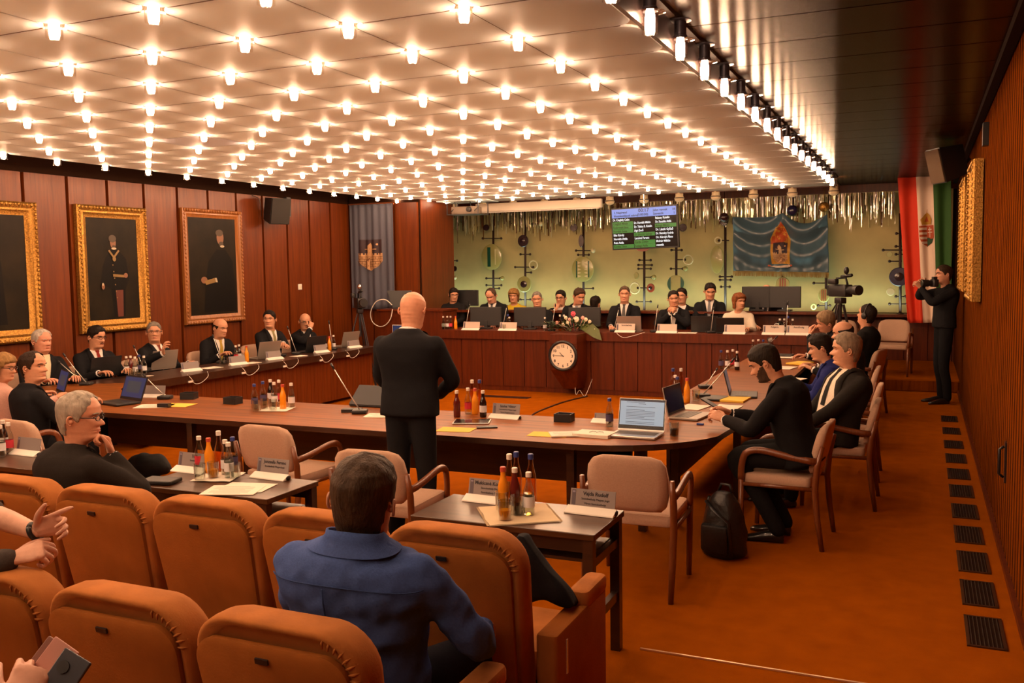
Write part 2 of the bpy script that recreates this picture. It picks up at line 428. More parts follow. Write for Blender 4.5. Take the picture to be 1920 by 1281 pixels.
def limb(mb, pts, rads, n=10, flat=1.0):
    P = smooth_path(pts, 5); R = smooth_path([(r, 0, 0) for r in rads], 5)
    mb.tube(P, [r.x for r in R], n=n); mb.ball(P[0], rads[0], 10, 6); mb.ball(P[-1], rads[-1]*.98, 10, 6)
def ik(S, W, l1, l2, pole):
    d = W-S; L = d.length
    if L > (l1+l2)*.995: W = S + d*((l1+l2)*.995/L); d = W-S; L = d.length
    a = (l1*l1 - l2*l2 + L*L)/(2*L); h = sqrt(max(1e-6, l1*l1-a*a)); u = d/L
    p = Vector(pole); p = p - u*p.dot(u)
    p = p.normalized() if p.length > 1e-5 else u.orthogonal().normalized()
    return S + u*a + p*h, W
def make_hand(W, fwd, nrm, side, curl=.35, spread=.06, sc=1.0, thumb=.5, curls=None, hq=False):
    """palm + five fingers; fwd = finger direction, nrm = out of the back of the hand, side=+1 right hand"""
    f = Vector(fwd).normalized(); n = Vector(nrm); n = (n-f*n.dot(f)).normalized(); r = f.cross(n)*1.0   # r: to the right seen from the back
    M = Matrix((r, f, n)).transposed(); mb = MB()
    def T(x, y, z): return W + M @ (Vector((x*side*-1.0, y, z))*sc)       # x: + towards the thumb
    rs = []
    for y, hw, th, cx in ((-.012, .026, .020, 0), (.015, .032, .019, .002), (.045, .040, .016, 0), (.075, .041, .014, -.001), (.090, .036, .010, -.002)):
        rs.append([T(cx+hw*cos(a), y, th*sin(a)*.95) for a in [2*pi*k/12 for k in range(12)]])
    mb.loft(rs)
    FL = [(.030, .044, .026, .022), (.0095, .049, .030, .023), (-.0115, .045, .028, .022), (-.031, .035, .021, .019)]
    for i, (x, l1, l2, l3) in enumerate(FL):
        c = curls[i] if curls else curl*(1+.12*i)
        p = Vector((x, .084-.006*abs(i-1), 0)); a = c*.8; dx = (1.5-i)*spread
        pts = [Vector((x*.96, .066, 0)), p]
        for l, k in ((l1, 1.0), (l2, 1.15), (l3, .8)):
            d = Vector((dx, cos(a), -sin(a))); p = p + d*l; pts.append(p); a += c*k
        rad = [.0098, .0098, .0088, .0078, .0058]
        P = smooth_path(pts, 3); R = smooth_path([(q, 0, 0) for q in rad], 3)
        mb.tube([T(*q) for q in P], [q.x*sc for q in R], n=8); mb.ball(T(*pts[-1]), .0058*sc, 8, 5)
    p0 = Vector((.022, .012, -.004)); a = thumb
    p1 = p0 + Vector((.030, .030, -.012)); d = Vector((.55*(1-a)+.05, .80, -.35*a-.1)).normalized(); p2 = p1 + d*.034; p3 = p2 + (d+Vector((-.35*a, 0, -.2*a))).normalized()*.027
    P = smooth_path([p0, p1, p2, p3], 3); R = smooth_path([(q, 0, 0) for q in (.014, .0125, .0105, .0075)], 3)
    mb.tube([T(*q) for q in P], [q.x*sc for q in R], n=8); mb.ball(T(*p3), .0075*sc, 8, 5)
    return remesh(mb, .0032*sc, 2) if hq else mb

SKINS = {}
def skin(c):
    k = tuple(c)
    if k not in SKINS: SKINS[k] = mat('skin_%d' % len(SKINS), c, .48, spec=.35, noise=.12, nscale=45, bump=.06, bscale=220)
    return SKINS[k]
def hairm(c): return mat('hair_%02d%02d%02d' % tuple(int(v*99) for v in c), c, .6, spec=.15, noise=.5, nscale=40, bump=.6, bscale=110, stretch=(1, 1, .35))
def cloth(c, b=.12): return mat('cloth_%03d%03d%03d' % tuple(int(v*999) for v in c), c, .9, spec=.12, noise=.2, nscale=140, bump=b, bscale=260)
EYE_W = mat('eye_white', (.75, .68, .6), .3); EYE_D = mat('eye_dark', (.02, .012, .008), .25); LIP = mat('lip', (.50, .17, .12), .45)
SHOE = mat('shoe_leather', (.010, .009, .009), .3, coat=.3)
SPEC = mat('spectacle_frame', (.015, .012, .012), .3)
LENS = glass('lens_glass', (1, 1, 1), .12, .96)
SKA, SKB, SKC = (.60, .295, .175), (.66, .34, .21), (.52, .24, .135)
SUIT, SUITB, SHIRT = (.011, .011, .013), (.016, .018, .028), (.78, .74, .70)

def person(label, at=None, floor=0.0, rz=0.0, stand=False, seat=None, lean=0.0, slean=0.0, twist=0.0, head=(0, 0, 0), sk=SKA, hair=('short', (.03, .018, .010)), hthick=.05,
           top='suit', tcol=SUIT, shirt=SHIRT, tie=None, pants=SUIT, arms=None, legs=True, shoes=True, sc=1.0, fat=1.0, gl=None, extra=(), lod=1, crown=None, feet=None, hsz=1.0, wrinkle=0.003, sleeves=True, shoulder=1.0, pitch_spine=.0, collar=True, neck=.040, vopen=(.34, .008, .062), cup=0.0, yoke=False, bcol=None):
    """at=(x,y) of the head crown in the room, crown = its height"""
    root = thing('person', label, 'person')
    hh = .232*hsz*sc; up_ = Vector((0, 0, 1))
    spine = .475*sc
    P = Vector((0, 0, 0))
    Mt = Matrix.Rotation(radians(-lean), 3, 'X') @ Matrix.Rotation(radians(slean), 3, 'Y')
    Tw = Matrix.Rotation(radians(twist), 3, 'Z')
    N = P + Mt @ Vector((0, 0, spine))
    # head frame: origin at the chin level above the neck base
    H0 = N + Mt @ Vector((0, .030*sc, neck*sc)); piv = Vector((0, -.08, -.15))
    hy, hp, hr = [radians(v) for v in head]
    Rh = Matrix.Rotation(hy, 3, 'Z') @ Matrix.Rotation(hp, 3, 'X') @ Matrix.Rotation(hr, 3, 'Y')
    Qh = Rh.to_quaternion(); Qt = Mt.to_quaternion(); Qn = Quaternion()
    def HP(p):
        w = sst(-.45, .02, p.z); q = Qt.slerp(Qh, w)
        return H0 + (q @ (p-piv) + Qt @ piv)*hh
    cr = HP(Vector((0, -.02, 1.0)))
    z0 = (crown - cr.z) if crown is not None else floor + (.93*sc if stand else (seat or .45)+.10)
    off = Matrix.Rotation(rz, 3, 'Z') @ Vector((cr.x, cr.y, 0))
    if at is not None: root.location = (at[0]-off.x, at[1]-off.y, floor)
    root.rotation_euler = (0, 0, rz)
    pz = z0 - floor; D = Vector((0, 0, pz))
    HPw = lambda p: HP(p) + D
    nA = 40 if lod == 1 else 72
    zs = ZR[lod]
    skm = skin(sk); hm = hairm(hair[1]); body = MB()
    rings = [[HPw(head_pt(2*pi*k/nA, z, fat)) for k in range(nA)] for z in zs]
    body.loft(rings)
    # ears
    for s in (-1, 1):
        c = Vector((s*.335*fat, -.045, .43)); pts = []
        for k in range(9):
            a = -2.0 + k*4.3/8; pts.append(HPw(c + Vector((s*(.045+.03*sin(k*pi/8)), -.055*cos(a)*1.0-.01, .10*sin(a)))))
        body.tube(pts, [.017*hh*(1.25 if 1 < k < 7 else 1) for k in range(9)], n=6)
        body.ball(HPw(c + Vector((s*.025, .0, -.02))), .05*hh, 8, 6)
    # eyes, brows, lips
    for s in (-1, 1):
        fy = head_pt(asin_(s*.14, .50, fat), .49, fat).y
        Mh = Qh.to_matrix()
        body.ball(HPw(Vector((s*.14, fy-.012, .488))), (.055*hh, .03*hh, .024*hh), 10, 6, 1, Mh)
        body.ball(HPw(Vector((s*.14, fy+.008, .487))), (.028*hh, .016*hh, .025*hh), 8, 6, 2, Mh)
        lid = [HPw(Vector((s*(.14+dx), fy+.014-abs(dx)*.25, .512-dx*dx*3))) for dx in (-.065, -.03, 0, .03, .065)]
        body.tube(lid, [.008*hh, .013*hh, .014*hh, .013*hh, .008*hh], n=6)
        body.tube([HPw(Vector((s*(.14+dx), fy+.018-abs(dx)*.25, .500-dx*dx*3))) for dx in (-.06, -.03, 0, .03, .065)], [.006*hh, .011*hh, .012*hh, .011*hh, .006*hh], n=6, mi=2)
        bp = []
        for dx in (-.075, -.03, .02, .07, .10):
            xx = s*.14 + s*dx; bp.append(HPw(Vector((xx, head_pt(asin_(xx, .575, fat), .575, fat).y+.004, .575+.016*sst(-.08, .03, dx)-.02*sst(.04, .1, dx)))))
        body.tube(bp, [.010*hh, .020*hh, .020*hh, .016*hh, .008*hh], n=6, mi=4)
    for z, rr_ in ((.214, .013), (.178, .016)):
        body.tube([HPw(Vector((x, head_pt(asin_(x, z, fat), z, fat).y-.004-.2*x*x, z-.0*x))) for x in (-.10, -.05, 0, .05, .10)], [.005*hh, rr_*hh, rr_*hh*1.05, rr_*hh, .005*hh], n=6, mi=3)
    # torso
    k_ = sc
    TW = [(-.20, .190), (0, .185), (.3, .176), (.6, .196), (.78, .205), (.88, .172), (.95, .120), (1.0, .082), (1.05, .066)]
    TF = [(-.20, .125), (0, .125), (.3, .125), (.6, .130), (.78, .118), (.88, .092), (.95, .070), (1.0, .058), (1.05, .05)]
    TB = [(-.20, .125), (0, .120), (.3, .100), (.6, .118), (.78, .120), (.88, .105), (.95, .085), (1.0, .068), (1.05, .05)]
    fw_ = fat if fat > 1 else 1.0
    def TP(s, ph, grow=0.0):
        a, f, b = (lerp_tab(TW, s)*fw_*(1+(shoulder-1)*sst(.5, .8, s))+grow)*k_, (lerp_tab(TF, s)*(fw_ if s > .0 else 1)**1.5+grow)*k_, (lerp_tab(TB, s)+grow)*k_
        sn, cs = sin(ph), cos(ph)
        x = a*abs(sn)**.85*(1 if sn >= 0 else -1); y = (f if cs > 0 else b)*abs(cs)**.85*(1 if cs >= 0 else -1)
        y -= .06*k_*sst(.2, .75, s)*0.3
        q = Vector((x, y, s*spine))
        tq = Matrix.Rotation(radians(twist)*sst(0, .8, s), 3, 'Z')
        bend = pitch_spine*sst(.3, 1.0, s)*.06
        return D + P + Mt @ (tq @ q + Vector((0, bend, 0)))
    def SH(s): return D + P + Mt @ (Tw @ Vector((s*.178*k_*shoulder*fw_**.5, -.012*k_, .805*spine)))
    SS = [-.20, -.1, 0, .15, .3, .45, .6, .7, .78, .84, .88, .92, .95, .98, 1.01, 1.04]
    core = [[TP(s, 2*pi*k/16, -.022) for k in range(16)] for s in SS[1:]]
    body.loft(core)
    if legs and (pants is not None):
        pass
    # arms
    jk = MB(); jk.loft([[TP(s, 2*pi*k/24, .012 if s < .95 else .004) for k in range(24)] for s in SS])
    arms = arms or [('rest',), ('rest',)]
    for s, A in zip((-1, 1), arms):
        S = SH(s)
        if A[0] == 'none': continue
        if A[0] == 'rest': A = ('to', (s*.20, .30, None), None, None)
        tx = A[1]
        if tx[2] is None:
            zt = (.30*k_ if not stand else 0)   # on the thighs / table
            tx = (tx[0], tx[1], (z0-floor) - .10 + .22)
        Wt = Vector(tx)*1.0
        pole = Vector(A[2]) if len(A) > 2 and A[2] else Vector((s*.5, -.5, -.9))
        E, Wt = ik(S, Wt, .285*k_, .250*k_, pole)
        fd = (Wt-E).normalized()
        hs = A[3] if len(A) > 3 and A[3] else {}
        fwd = Vector(hs.get('fwd', fd)); nr = Vector(hs.get('n', (0, 0, 1)))
        bare = hs.get('bare', 0)
        if sleeves is True and not bare:
            limb(jk, [S, S.lerp(E, .5)+Vector((0, 0, .004)), E, E.lerp(Wt, .5), E.lerp(Wt, .96)], [.067*k_, .064*k_, .056*k_, .050*k_, .042*k_], 12)
            if top == 'suit':
                MB().tube([E.lerp(Wt, .90), Wt + fd*.002], [.0365*k_, .0365*k_], n=12).build('shirt_cuff', cloth(shirt), root, smooth='all')
        elif bare:
            b0 = E.lerp(Wt, bare)
            limb(jk, [S, S.lerp(E, .5), E, b0] if bare > .02 else [S, S.lerp(E, .5), E], [.067*k_, .064*k_, .056*k_, .050*k_] if bare > .02 else [.067*k_, .064*k_, .055*k_], 12)
        limb(body, [S, S.lerp(E, .5), E, E.lerp(Wt, .45), Wt], [.05*k_, .045*k_, .040*k_, .037*k_, .026*k_], 10)
        h = make_hand(Wt + fwd.normalized()*.012, fwd, nr, s, hs.get('curl', .45), hs.get('spread', .05), hs.get('sc', 1.0)*sc, hs.get('thumb', .5), hs.get('curls'), lod == 2)
        body.add(h.v, h.f, 0)
    body.build('body', [skm, EYE_W, EYE_D, LIP, hm], root, smooth='all')
    tm = cloth(tcol)
    dsp = (lambda co: wrinkle*(mnoise.noise(Vector((co.x*7, co.y*7, co.z*15))) + .6*mnoise.noise(co*23))) if wrinkle else None
    jm = remesh(jk, .013 if lod == 2 else .018, 4, dsp)
    jm.build({'suit': 'jacket', 'shirt': 'shirt', 'sweater': 'sweater', 'blouse': 'blouse'}[top], tm, root, smooth='all')
    if yoke:
        ys = MB(); ys.tube([TP(.80 - .01*cos(ph*3), ph, .014+wrinkle*.4) for ph in [pi-1.15+2.3*q/24 for q in range(25)]], .0022, n=6); ys.tube([TP(s_, pi+.12, .014+wrinkle*.4) for s_ in (.79, .70, .60, .50)], .003, n=6)
        ys.build('yoke_seam', cloth(tuple(v*.55 for v in tcol)), root, smooth='all')
    # neck wear
    def front(s, x, lift):
        a = (lerp_tab(TW, s)*fw_+.012)*k_; t = max(-.98, min(.98, x/a)); ph = math.asin(abs(t)**(1/.85)*(1 if t >= 0 else -1))
        return TP(s, ph, .012+lift)
    if top == 'suit':
        sh = MB(); v0, vb, vt = vopen; rows = [v0+(1-v0)*q for q in (0, .17, .33, .5, .67, .80, .89, .95, 1)]
        grid = []
        for s in rows:
            hw = vb + (vt-vb*.13)*(s-v0)/(1-v0) if v0 > .2 else vb + (.07-vb)*sst(.2, 1, s)
            grid.append([front(s, hw*k_*t, .006 + (.004 if s > .9 else 0)) for t in (-1, -.5, 0, .5, 1)])
        sh.loft(grid, 0, False, False); sh.build('shirt_front', cloth(shirt), root, smooth='all')
        lp = MB()
        for sd in (-1, 1):
            gr = []
            for s in rows:
                hw = (vb + (vt-vb*.13)*(s-v0)/(1-v0) if v0 > .2 else vb + (.07-vb)*sst(.2, 1, s))-.002; wd = .012 + .045*sst(.36, .72, s)*(1-.5*sst(.80, .98, s))
                gr.append([front(s, sd*(hw-.002)*k_, .007), front(s, sd*(hw)*k_, .013), front(s, sd*(hw+wd)*k_, .012), front(s, sd*(hw+wd+.004)*k_, .003)])
            lp.loft(gr, 0, False, False)
        lp.build('lapels', tm, root, smooth='all')
        if tie:
            tb = MB(); gr = []
            for s, hw in ((.36, .030), (.5, .030), (.65, .026), (.80, .021), (.90, .016), (.935, .014), (.94, .019), (.985, .021)):
                gr.append([front(s, hw*k_*t, .0115 + (.006 if s > .93 else 0)+(.003 if t == 0 else 0)) for t in (-1, 0, 1)])
            tb.loft(gr, 0, False, False); tb.build('tie', cloth(tie, .1), root, smooth='all')
    if collar and top in ('suit', 'shirt'):
        cb = MB(); cr_ = []
        nr0 = [head_pt(2*pi*k/24, -.42) for k in range(24)]
        for dz, g in ((-.52, 1.04), (-.34, 1.06), (-.26, 1.08), (-.27, 1.14), (-.42, 1.26)):
            cr_.append([HPw(Vector((q.x*g*1.02*(1+cup), q.y*g*(1+cup), dz + cup + (.10*max(0, -cos(2*pi*k/24)) - .12*max(0, cos(2*pi*k/24)))))) for k, q in enumerate(nr0)])
        if yoke:
            cr_ = []
            for s_, g in ((.965, .012), (1.0, .012), (1.045, .010), (1.07, .007), (1.065, .001), (1.0, -.006)):
                cr_.append([TP(s_ + (.035*max(0, -cos(2*pi*k/32)) - .05*max(0, cos(2*pi*k/32)))*(1 if s_ > 1.05 else 0), 2*pi*k/32, g) for k in range(32)])
        cb.loft(cr_, 0, False); cb.build('collar', cloth(shirt if top == 'suit' else tcol), root, smooth='all')
    if top == 'suit':
        cb = MB(); cr_ = []
        for dz, g in ((-.62, 1.20), (-.44, 1.30), (-.37, 1.38), (-.40, 1.46), (-.66, 1.72)):
            cr_.append([HPw(Vector((q.x*g*1.05, q.y*g, dz + .12*max(0, -cos(2*pi*k/24))))) for k, q in enumerate(nr0) if 5 <= k <= 19])
        cb.loft(cr_, 0, False, False); cb.build('jacket_collar', tm, root, smooth='all')
    # hair
    if hair[0] != 'bald':
        zh = hair_line(hair[0] if hair[0] not in ('long', 'bun') else 'long'); hb = MB(); nH = 64 if lod == 2 else 48
        zz = [-.35, -.25, -.15, -.05, .02, .08] + [.12 + .88*i/26 for i in range(27)] if hair[0] in ('bob', 'long') else [.06 + .94*i/(28 if lod == 1 else 44) for i in range((28 if lod == 1 else 44)+1)]
        idx = {}; vs = []
        cen = Vector((0, -.03, .50))
        for i, z in enumerate(zz):
            for k in range(nH):
                ph = 2*pi*k/nH; pa = ph if ph <= pi else 2*pi-ph
                h0 = zh(pa)
                if hair[0] == 'bob': h0 = h0 if pa < .95 else (-.02 if pa > 1.2 else .5)
                if hair[0] == 'long': h0 = h0 if pa < 1.0 else (.25 if pa < 1.7 else -.05)
                ring_cut = (.66 + .1*sst(2.2, 3, pa)) if hair[0] == 'ring' else 9
                m = sst(h0-.02, h0+.07, z) * (1-sst(ring_cut-.12, ring_cut+.02, z))
                if m <= 0.001: vs.append(None); continue
                base = head_pt(ph, z, fat)
                if hair[0] == 'bob' and z < .5:
                    ref = head_pt(ph, .5, fat); q = sst(.5, .1, z); base = Vector((base.x*(1-q)+ref.x*q*.98, base.y*(1-q)+ref.y*q*.9, z))
                d = (base-cen); d.z *= .8; d.normalize()
                th = hthick*(1.0 if hair[0] not in ('ring',) else .8)
                if hair[0] == 'bob': th *= 1.0 + .3*sst(.5, .9, z) - .4*sst(.15, -.2, z)
                if hair[0] in ('short', 'side'): th *= .32 + .95*sst(.5, .9, z)*(1.2 if pa < 1 else 1)
                if hair[0] in ('thin', 'receding'): th *= .6+.3*sst(.5, .8, z)
                nz_ = mnoise.noise(Vector((base.x*9+3.1, base.y*9, base.z*5)))
                th *= (1 + .35*nz_)
                idx[(i, k)] = len(hb.v); vs.append(1); hb.v.append(HPw(base + d*(th*m + .004 - .016*(1-m))))
        for i in range(len(zz)-1):
            for k in range(nH):
                q = [(i, k), (i, (k+1) % nH), (i+1, (k+1) % nH), (i+1, k)]
                q = [idx[p] for p in q if p in idx]
                if len(q) >= 3: hb.f.append(tuple(q)); hb.m.append(0)
        if hair[0] != 'ring': top_ = [idx[(len(zz)-1, k)] for k in range(nH) if (len(zz)-1, k) in idx]; hb.f.append(tuple(top_)); hb.m.append(0)
        if hair[0] == 'bun': hb.ball(HPw(Vector((0, -.5, .62))), .16*hh, 12, 8)
        if 'tail' in extra: hb.tube([HPw(Vector(p)) for p in ((0, -.45, .55), (0, -.60, .45), (.02, -.62, .2), (.03, -.55, -.1))], [.08*hh, .10*hh, .09*hh, .03*hh], n=8)
        hb.build('hair', hm, root, smooth='all')
    if 'moustache' in extra:
        m_ = MB(); m_.tube([HPw(Vector((x, head_pt(asin_(x, .245, fat), .245, fat).y+.008, .247-.35*abs(x)*abs(x)/.1))) for x in (-.12, -.06, 0, .06, .12)], [.008*hh, .022*hh, .02*hh, .022*hh, .008*hh], n=8); m_.build('moustache', hm, root, smooth='all')
    if 'beard' in extra:
        m_ = MB(); zb = [-.05, -.01, .03, .07, .11, .15, .19, .23, .27, .31, .36, .41]; idx = {}
        for i, z in enumerate(zb):
            for k in range(41):
                ph = -1.45 + 2.9*k/40; ap = abs(ph); topz = .26 + .16*sst(.55, 1.2, ap)
                x = head_pt(ph, z, fat); mouth = g_(x.x, .10)*g_(z-.195, .035)
                if z > topz or mouth > .55: continue
                idx[(i, k)] = len(m_.v); d = Vector((x.x, x.y+.1, (z-.2)*.5)).normalized(); m_.v.append(HPw(x + d*(.007+.007*mnoise.noise(x*14))))
        for i in range(len(zb)-1):
            for k in range(40):
                q = [idx[p] for p in ((i, k), (i, k+1), (i+1, k+1), (i+1, k)) if p in idx]
                if len(q) >= 3: m_.f.append(tuple(q)); m_.m.append(0)
        m_.build('beard', hairm(bcol) if bcol else hm, root, smooth='all')
    if gl:
        gm = MB(); Mh = Qh.to_matrix()
        for s in (-1, 1):
            fy = .455; pts = []
            for k in range(17):
                a = 2*pi*k/16; pts.append(HPw(Vector((s*.15 + .095*cos(a)*(1.0), fy - .25*max(0, s*cos(a))*.12 - .012, .487 + .06*sin(a)*(1.0)))))
            gm.tube(pts, .011*hh if gl != 'thin' else .006*hh, n=6)
            gm.tube([HPw(Vector(p)) for p in ((s*.245, .43, .50), (s*.345, .30, .505), (s*.375, 0, .50), (s*.375, -.09, .47))], .011*hh, n=6)
        gm.tube([HPw(Vector((x, .465, .50+.012*(1-abs(x)*18)))) for x in (-.055, 0, .055)], .009*hh, n=6)
        gm.build('glasses', SPEC, root, smooth='all')
    if 'headphones' in extra:
        m_ = MB(); m_.tube([HPw(Vector((.39*sin(a), -.04, .44+.60*cos(a)))) for a in [-1.55+3.1*i/14 for i in range(15)]], .035*hh, n=8)
        for s in (-1, 1): m_.ball(HPw(Vector((s*.39, -.04, .43))), (.07*hh, .15*hh, .17*hh), 12, 8, 0, Qh.to_matrix())
        m_.build('headphones', BLACK, root, smooth='all')
    # legs
    if legs:
        tr = MB(); tr.ball(D+P+Vector((0, 0, -.02)), (.17*k_*fw_, .125*k_, .12*k_), 16, 10)
        foot = feet
        for s in (-1, 1):
            hip = D+P + Vector((s*.085*k_, 0, -.03))
            if stand:
                sp = .10 if feet is None else feet
                kn = Vector((s*(sp), .03, .50*k_)); an = Vector((s*(sp+.015), -.02, .075))
                fp = Vector((s*(sp+.02), .04, 0)); fr = -s*.12
            else:
                f_ = feet or (.43, .40, .13)
                kn = Vector((s*f_[2], f_[0]*k_, max(.40, pz-.08))); an = Vector((s*f_[2]*.9, f_[1]*k_, .09))
                if pz < .45: an.z = .09
                fp = Vector((an.x, an.y+.05, 0)); fr = -s*.1
            limb(tr, [hip, hip.lerp(kn, .5)+Vector((0, 0, .01)), kn, kn.lerp(an, .45) + Vector((0, -.012, 0)), an], [.098*k_, .086*k_, .068*k_, .062*k_, .055*k_], 12)
            limb(body, [hip, kn, an], [.06, .05, .035], 8) if False else None
            if shoes:
                sb = MB(); rs = []
                for y, hw, ht in ((-.085, .022, .055), (-.07, .032, .075), (-.02, .036, .085), (.04, .040, .072), (.10, .044, .052), (.15, .040, .040), (.185, .026, .030), (.198, .010, .018)):
                    rs.append([fp + Matrix.Rotation(fr, 3, 'Z') @ Vector((hw*cos(a)*k_, y*k_, max(0.002, ht*.5 + ht*.5*sin(a))*k_)) for a in [2*pi*q/14 for q in range(14)]])
                sb.loft(rs); sb.build('shoe', SHOE, root, smooth='all')
        remesh(tr, .016 if lod == 2 else .022, 4).build('trousers', cloth(pants), root, smooth='all')
    return root, D, HPw
def asin_(x, z, fat=1.0):
    a = lerp_tab(HW, z)*fat; t = max(-.99, min(.99, x/a))
    return math.asin(abs(t)**(1/.95))*(1 if t >= 0 else -1)
# ------------------------------------------------------------------ furniture
UPH = mat('chair_upholstery', (.53, .345, .245), .9, spec=.15, noise=.12, nscale=120, bump=.15, bscale=300, sheen=.2)
VELVET = mat('seat_velvet', (.43, .155, .038), .85, spec=.12, noise=.35, nscale=7, bump=.12, bscale=150, sheen=.35)
VELVETB = mat('seat_velvet_back', (.36, .118, .022), .9, spec=.1, noise=.3, nscale=5, bump=.12, bscale=150, sheen=.2)
PAPER = mat('paper', (.80, .72, .60), .8); YPAPER = mat('yellow_paper', (.80, .52, .06), .8); CARD = mat('plate_card', (.24, .20, .19), .5); INK = mat('ink', (.03, .025, .03), .7)
GREYC = mat('laptop_grey', (.33, .28, .24), .4, .4); SILVER = mat('silver', (.62, .60, .58), .3, .8)
STEEL = mat('microphone_steel', (.80, .76, .70), .25, .6)
CLEAR = glass('bottle_glass', (.93, .96, .93), .30, .93); ACRYL = glass('acrylic', (.95, .95, .95), .2, .9)
# ---- seats of the auditorium
def make_seat(label):
    t = thing('auditorium_seat', label, 'seat', group=None)
    W_, Hh = .565, .66
    def outline(w, z0, z1, r, bow=0.0, n=7):
        pts = [(-w/2+.03, z0), (w/2-.03, z0)]
        for a0, cx in ((0, w/2-r), (90, -w/2+r)):
            for k in range(n+1):
                a = radians(a0 + 90*k/n); pts.append((cx + r*cos(a), z1-r + r*sin(a)))
        return [(x, z + bow*(1-(2*x/w)**2)*(1 if z > (z0+z1)/2 else 0)) for x, z in pts]
    tilt = .20
    def put(o, y): return [Vector((x, y - (z-.25)*tilt, z)) for x, z in o]
    cu = MB(); rs = []
    for ins, y, zi in ((.055, -.045, .028), (.022, -.062, .010), (.004, -.050, .002), (0, -.02, 0), (.002, .03, .0), (.02, .065, .008), (.06, .085, .03), (.12, .092, .07)):
        rs.append(put(outline(W_-2*ins, .25+ins*.3, .95-zi, max(.03, .125-ins*.5), .012), y))
    cu.loft(rs); c = cu.build('backrest', VELVET, t, smooth='all')
    bp = MB(); rs = []
    for ins, y in ((0, -.052), (.0, -.072), (.012, -.080)):
        rs.append([q - Vector((.010, 0, 0)) for q in put(outline(W_-.055-2*ins, .20, .888-ins, .075, .012), y)])
    bp.loft(rs); b = bp.build('back_panel', VELVETB, t, smooth=True)
    nb = MB().box((0, 0, 0), (.042, .006, .016)); o = nb.build('number_plate', DARKM, t); o.location = (-.02, -.085-(.855-.25)*tilt, .855); o.rotation_euler = (.2, 0, 0)
    # pleats at the corner of the roll
    pl = MB()
    for k in range(8):
        a = radians(2 + 11.5*k); r1, r2 = .120, .085
        cx, cz = W_/2-.125, .955-.125
        p1 = (cx + r1*cos(a), cz + r1*sin(a)); p2 = (cx + r2*cos(a), cz+r2*sin(a))
        q = put([p1, p2], 0); pl.tube([q[0]+Vector((0, -.046, 0)), (q[0]+q[1])/2 + Vector((0, -.062, 0)), q[1]+Vector((0, -.060, 0))], [.002, .0045, .002], n=5)
    pl.build('pleats', VELVET, c, smooth='all')
    MB().rbox((0, .34, .36), (W_-.05, .46, .13), .05).build('seat_cushion', VELVET, t, smooth=True)
    MB().rbox((0, .30, .14), (W_-.12, .30, .24), .02).build('pedestal', DARKWOOD, t)
    for s in (-1, 1):
        pass
    return t
s1 = None; seat_desc = {0: 'leftmost velvet seat of the front row', 1: 'velvet seat in the front row behind the grey-haired man', 2: 'second velvet seat from the left fully seen in the front row', 3: 'front row velvet seat just left of the blue shirt', 4: 'end velvet seat of the front row with black coat over it'}
def seat(x, y, label, group):
    global s1
    if s1 is None: s1 = make_seat(label); s1.location = (x, y, 0); s1['group'] = group; return s1
    return dup(s1, (x, y, 0), 0, label, group)
SX = [-3.87, -3.29, -2.71, -2.13, -1.555]
for i, x in enumerate(SX): seat(x, 3.09, 'orange ' + seat_desc[i], 'front row of velvet seats')
for x, lb in ((-2.75, 'orange velvet seat in the second row at the left edge'), (-2.17, 'orange velvet seat of the second row, second from the left'), (-1.585, 'orange velvet seat behind the man in the blue shirt')): seat(x, 2.13, lb, 'second row of velvet seats')
def make_arm(label, x, y):
    t = thing('end_armrest', label, 'armrest', (x, y, 0))
    MB().rbox((0, .19, .30), (.085, .58, .54), .02).build('side_panel', VELVETB, t, smooth=True)
    MB().rbox((0, .36, .59), (.092, .26, .07), .03).build('arm_pad', VELVET, t, smooth=True)
    MB().box((.0445, -.0, .46), (.004, .012, .13)).build('tag', WHITE, t)
    return t
make_arm('velvet armrest block at the aisle end of the front row', -1.225, 3.12)
make_arm('velvet armrest block at the aisle end of the second row', -1.25, 2.16)
for i, x in enumerate(SX[:-1]):
    a = MB().rbox((0, .2, .52), (.05, .40, .06), .02).build('armrest', BROWNWOOD, smooth=True); a.location = (x+.29, 3.14, 0); tag(a, 'wooden armrest between front row seats, number %s from the left' % ['one', 'two', 'three', 'four'][i], 'armrest')
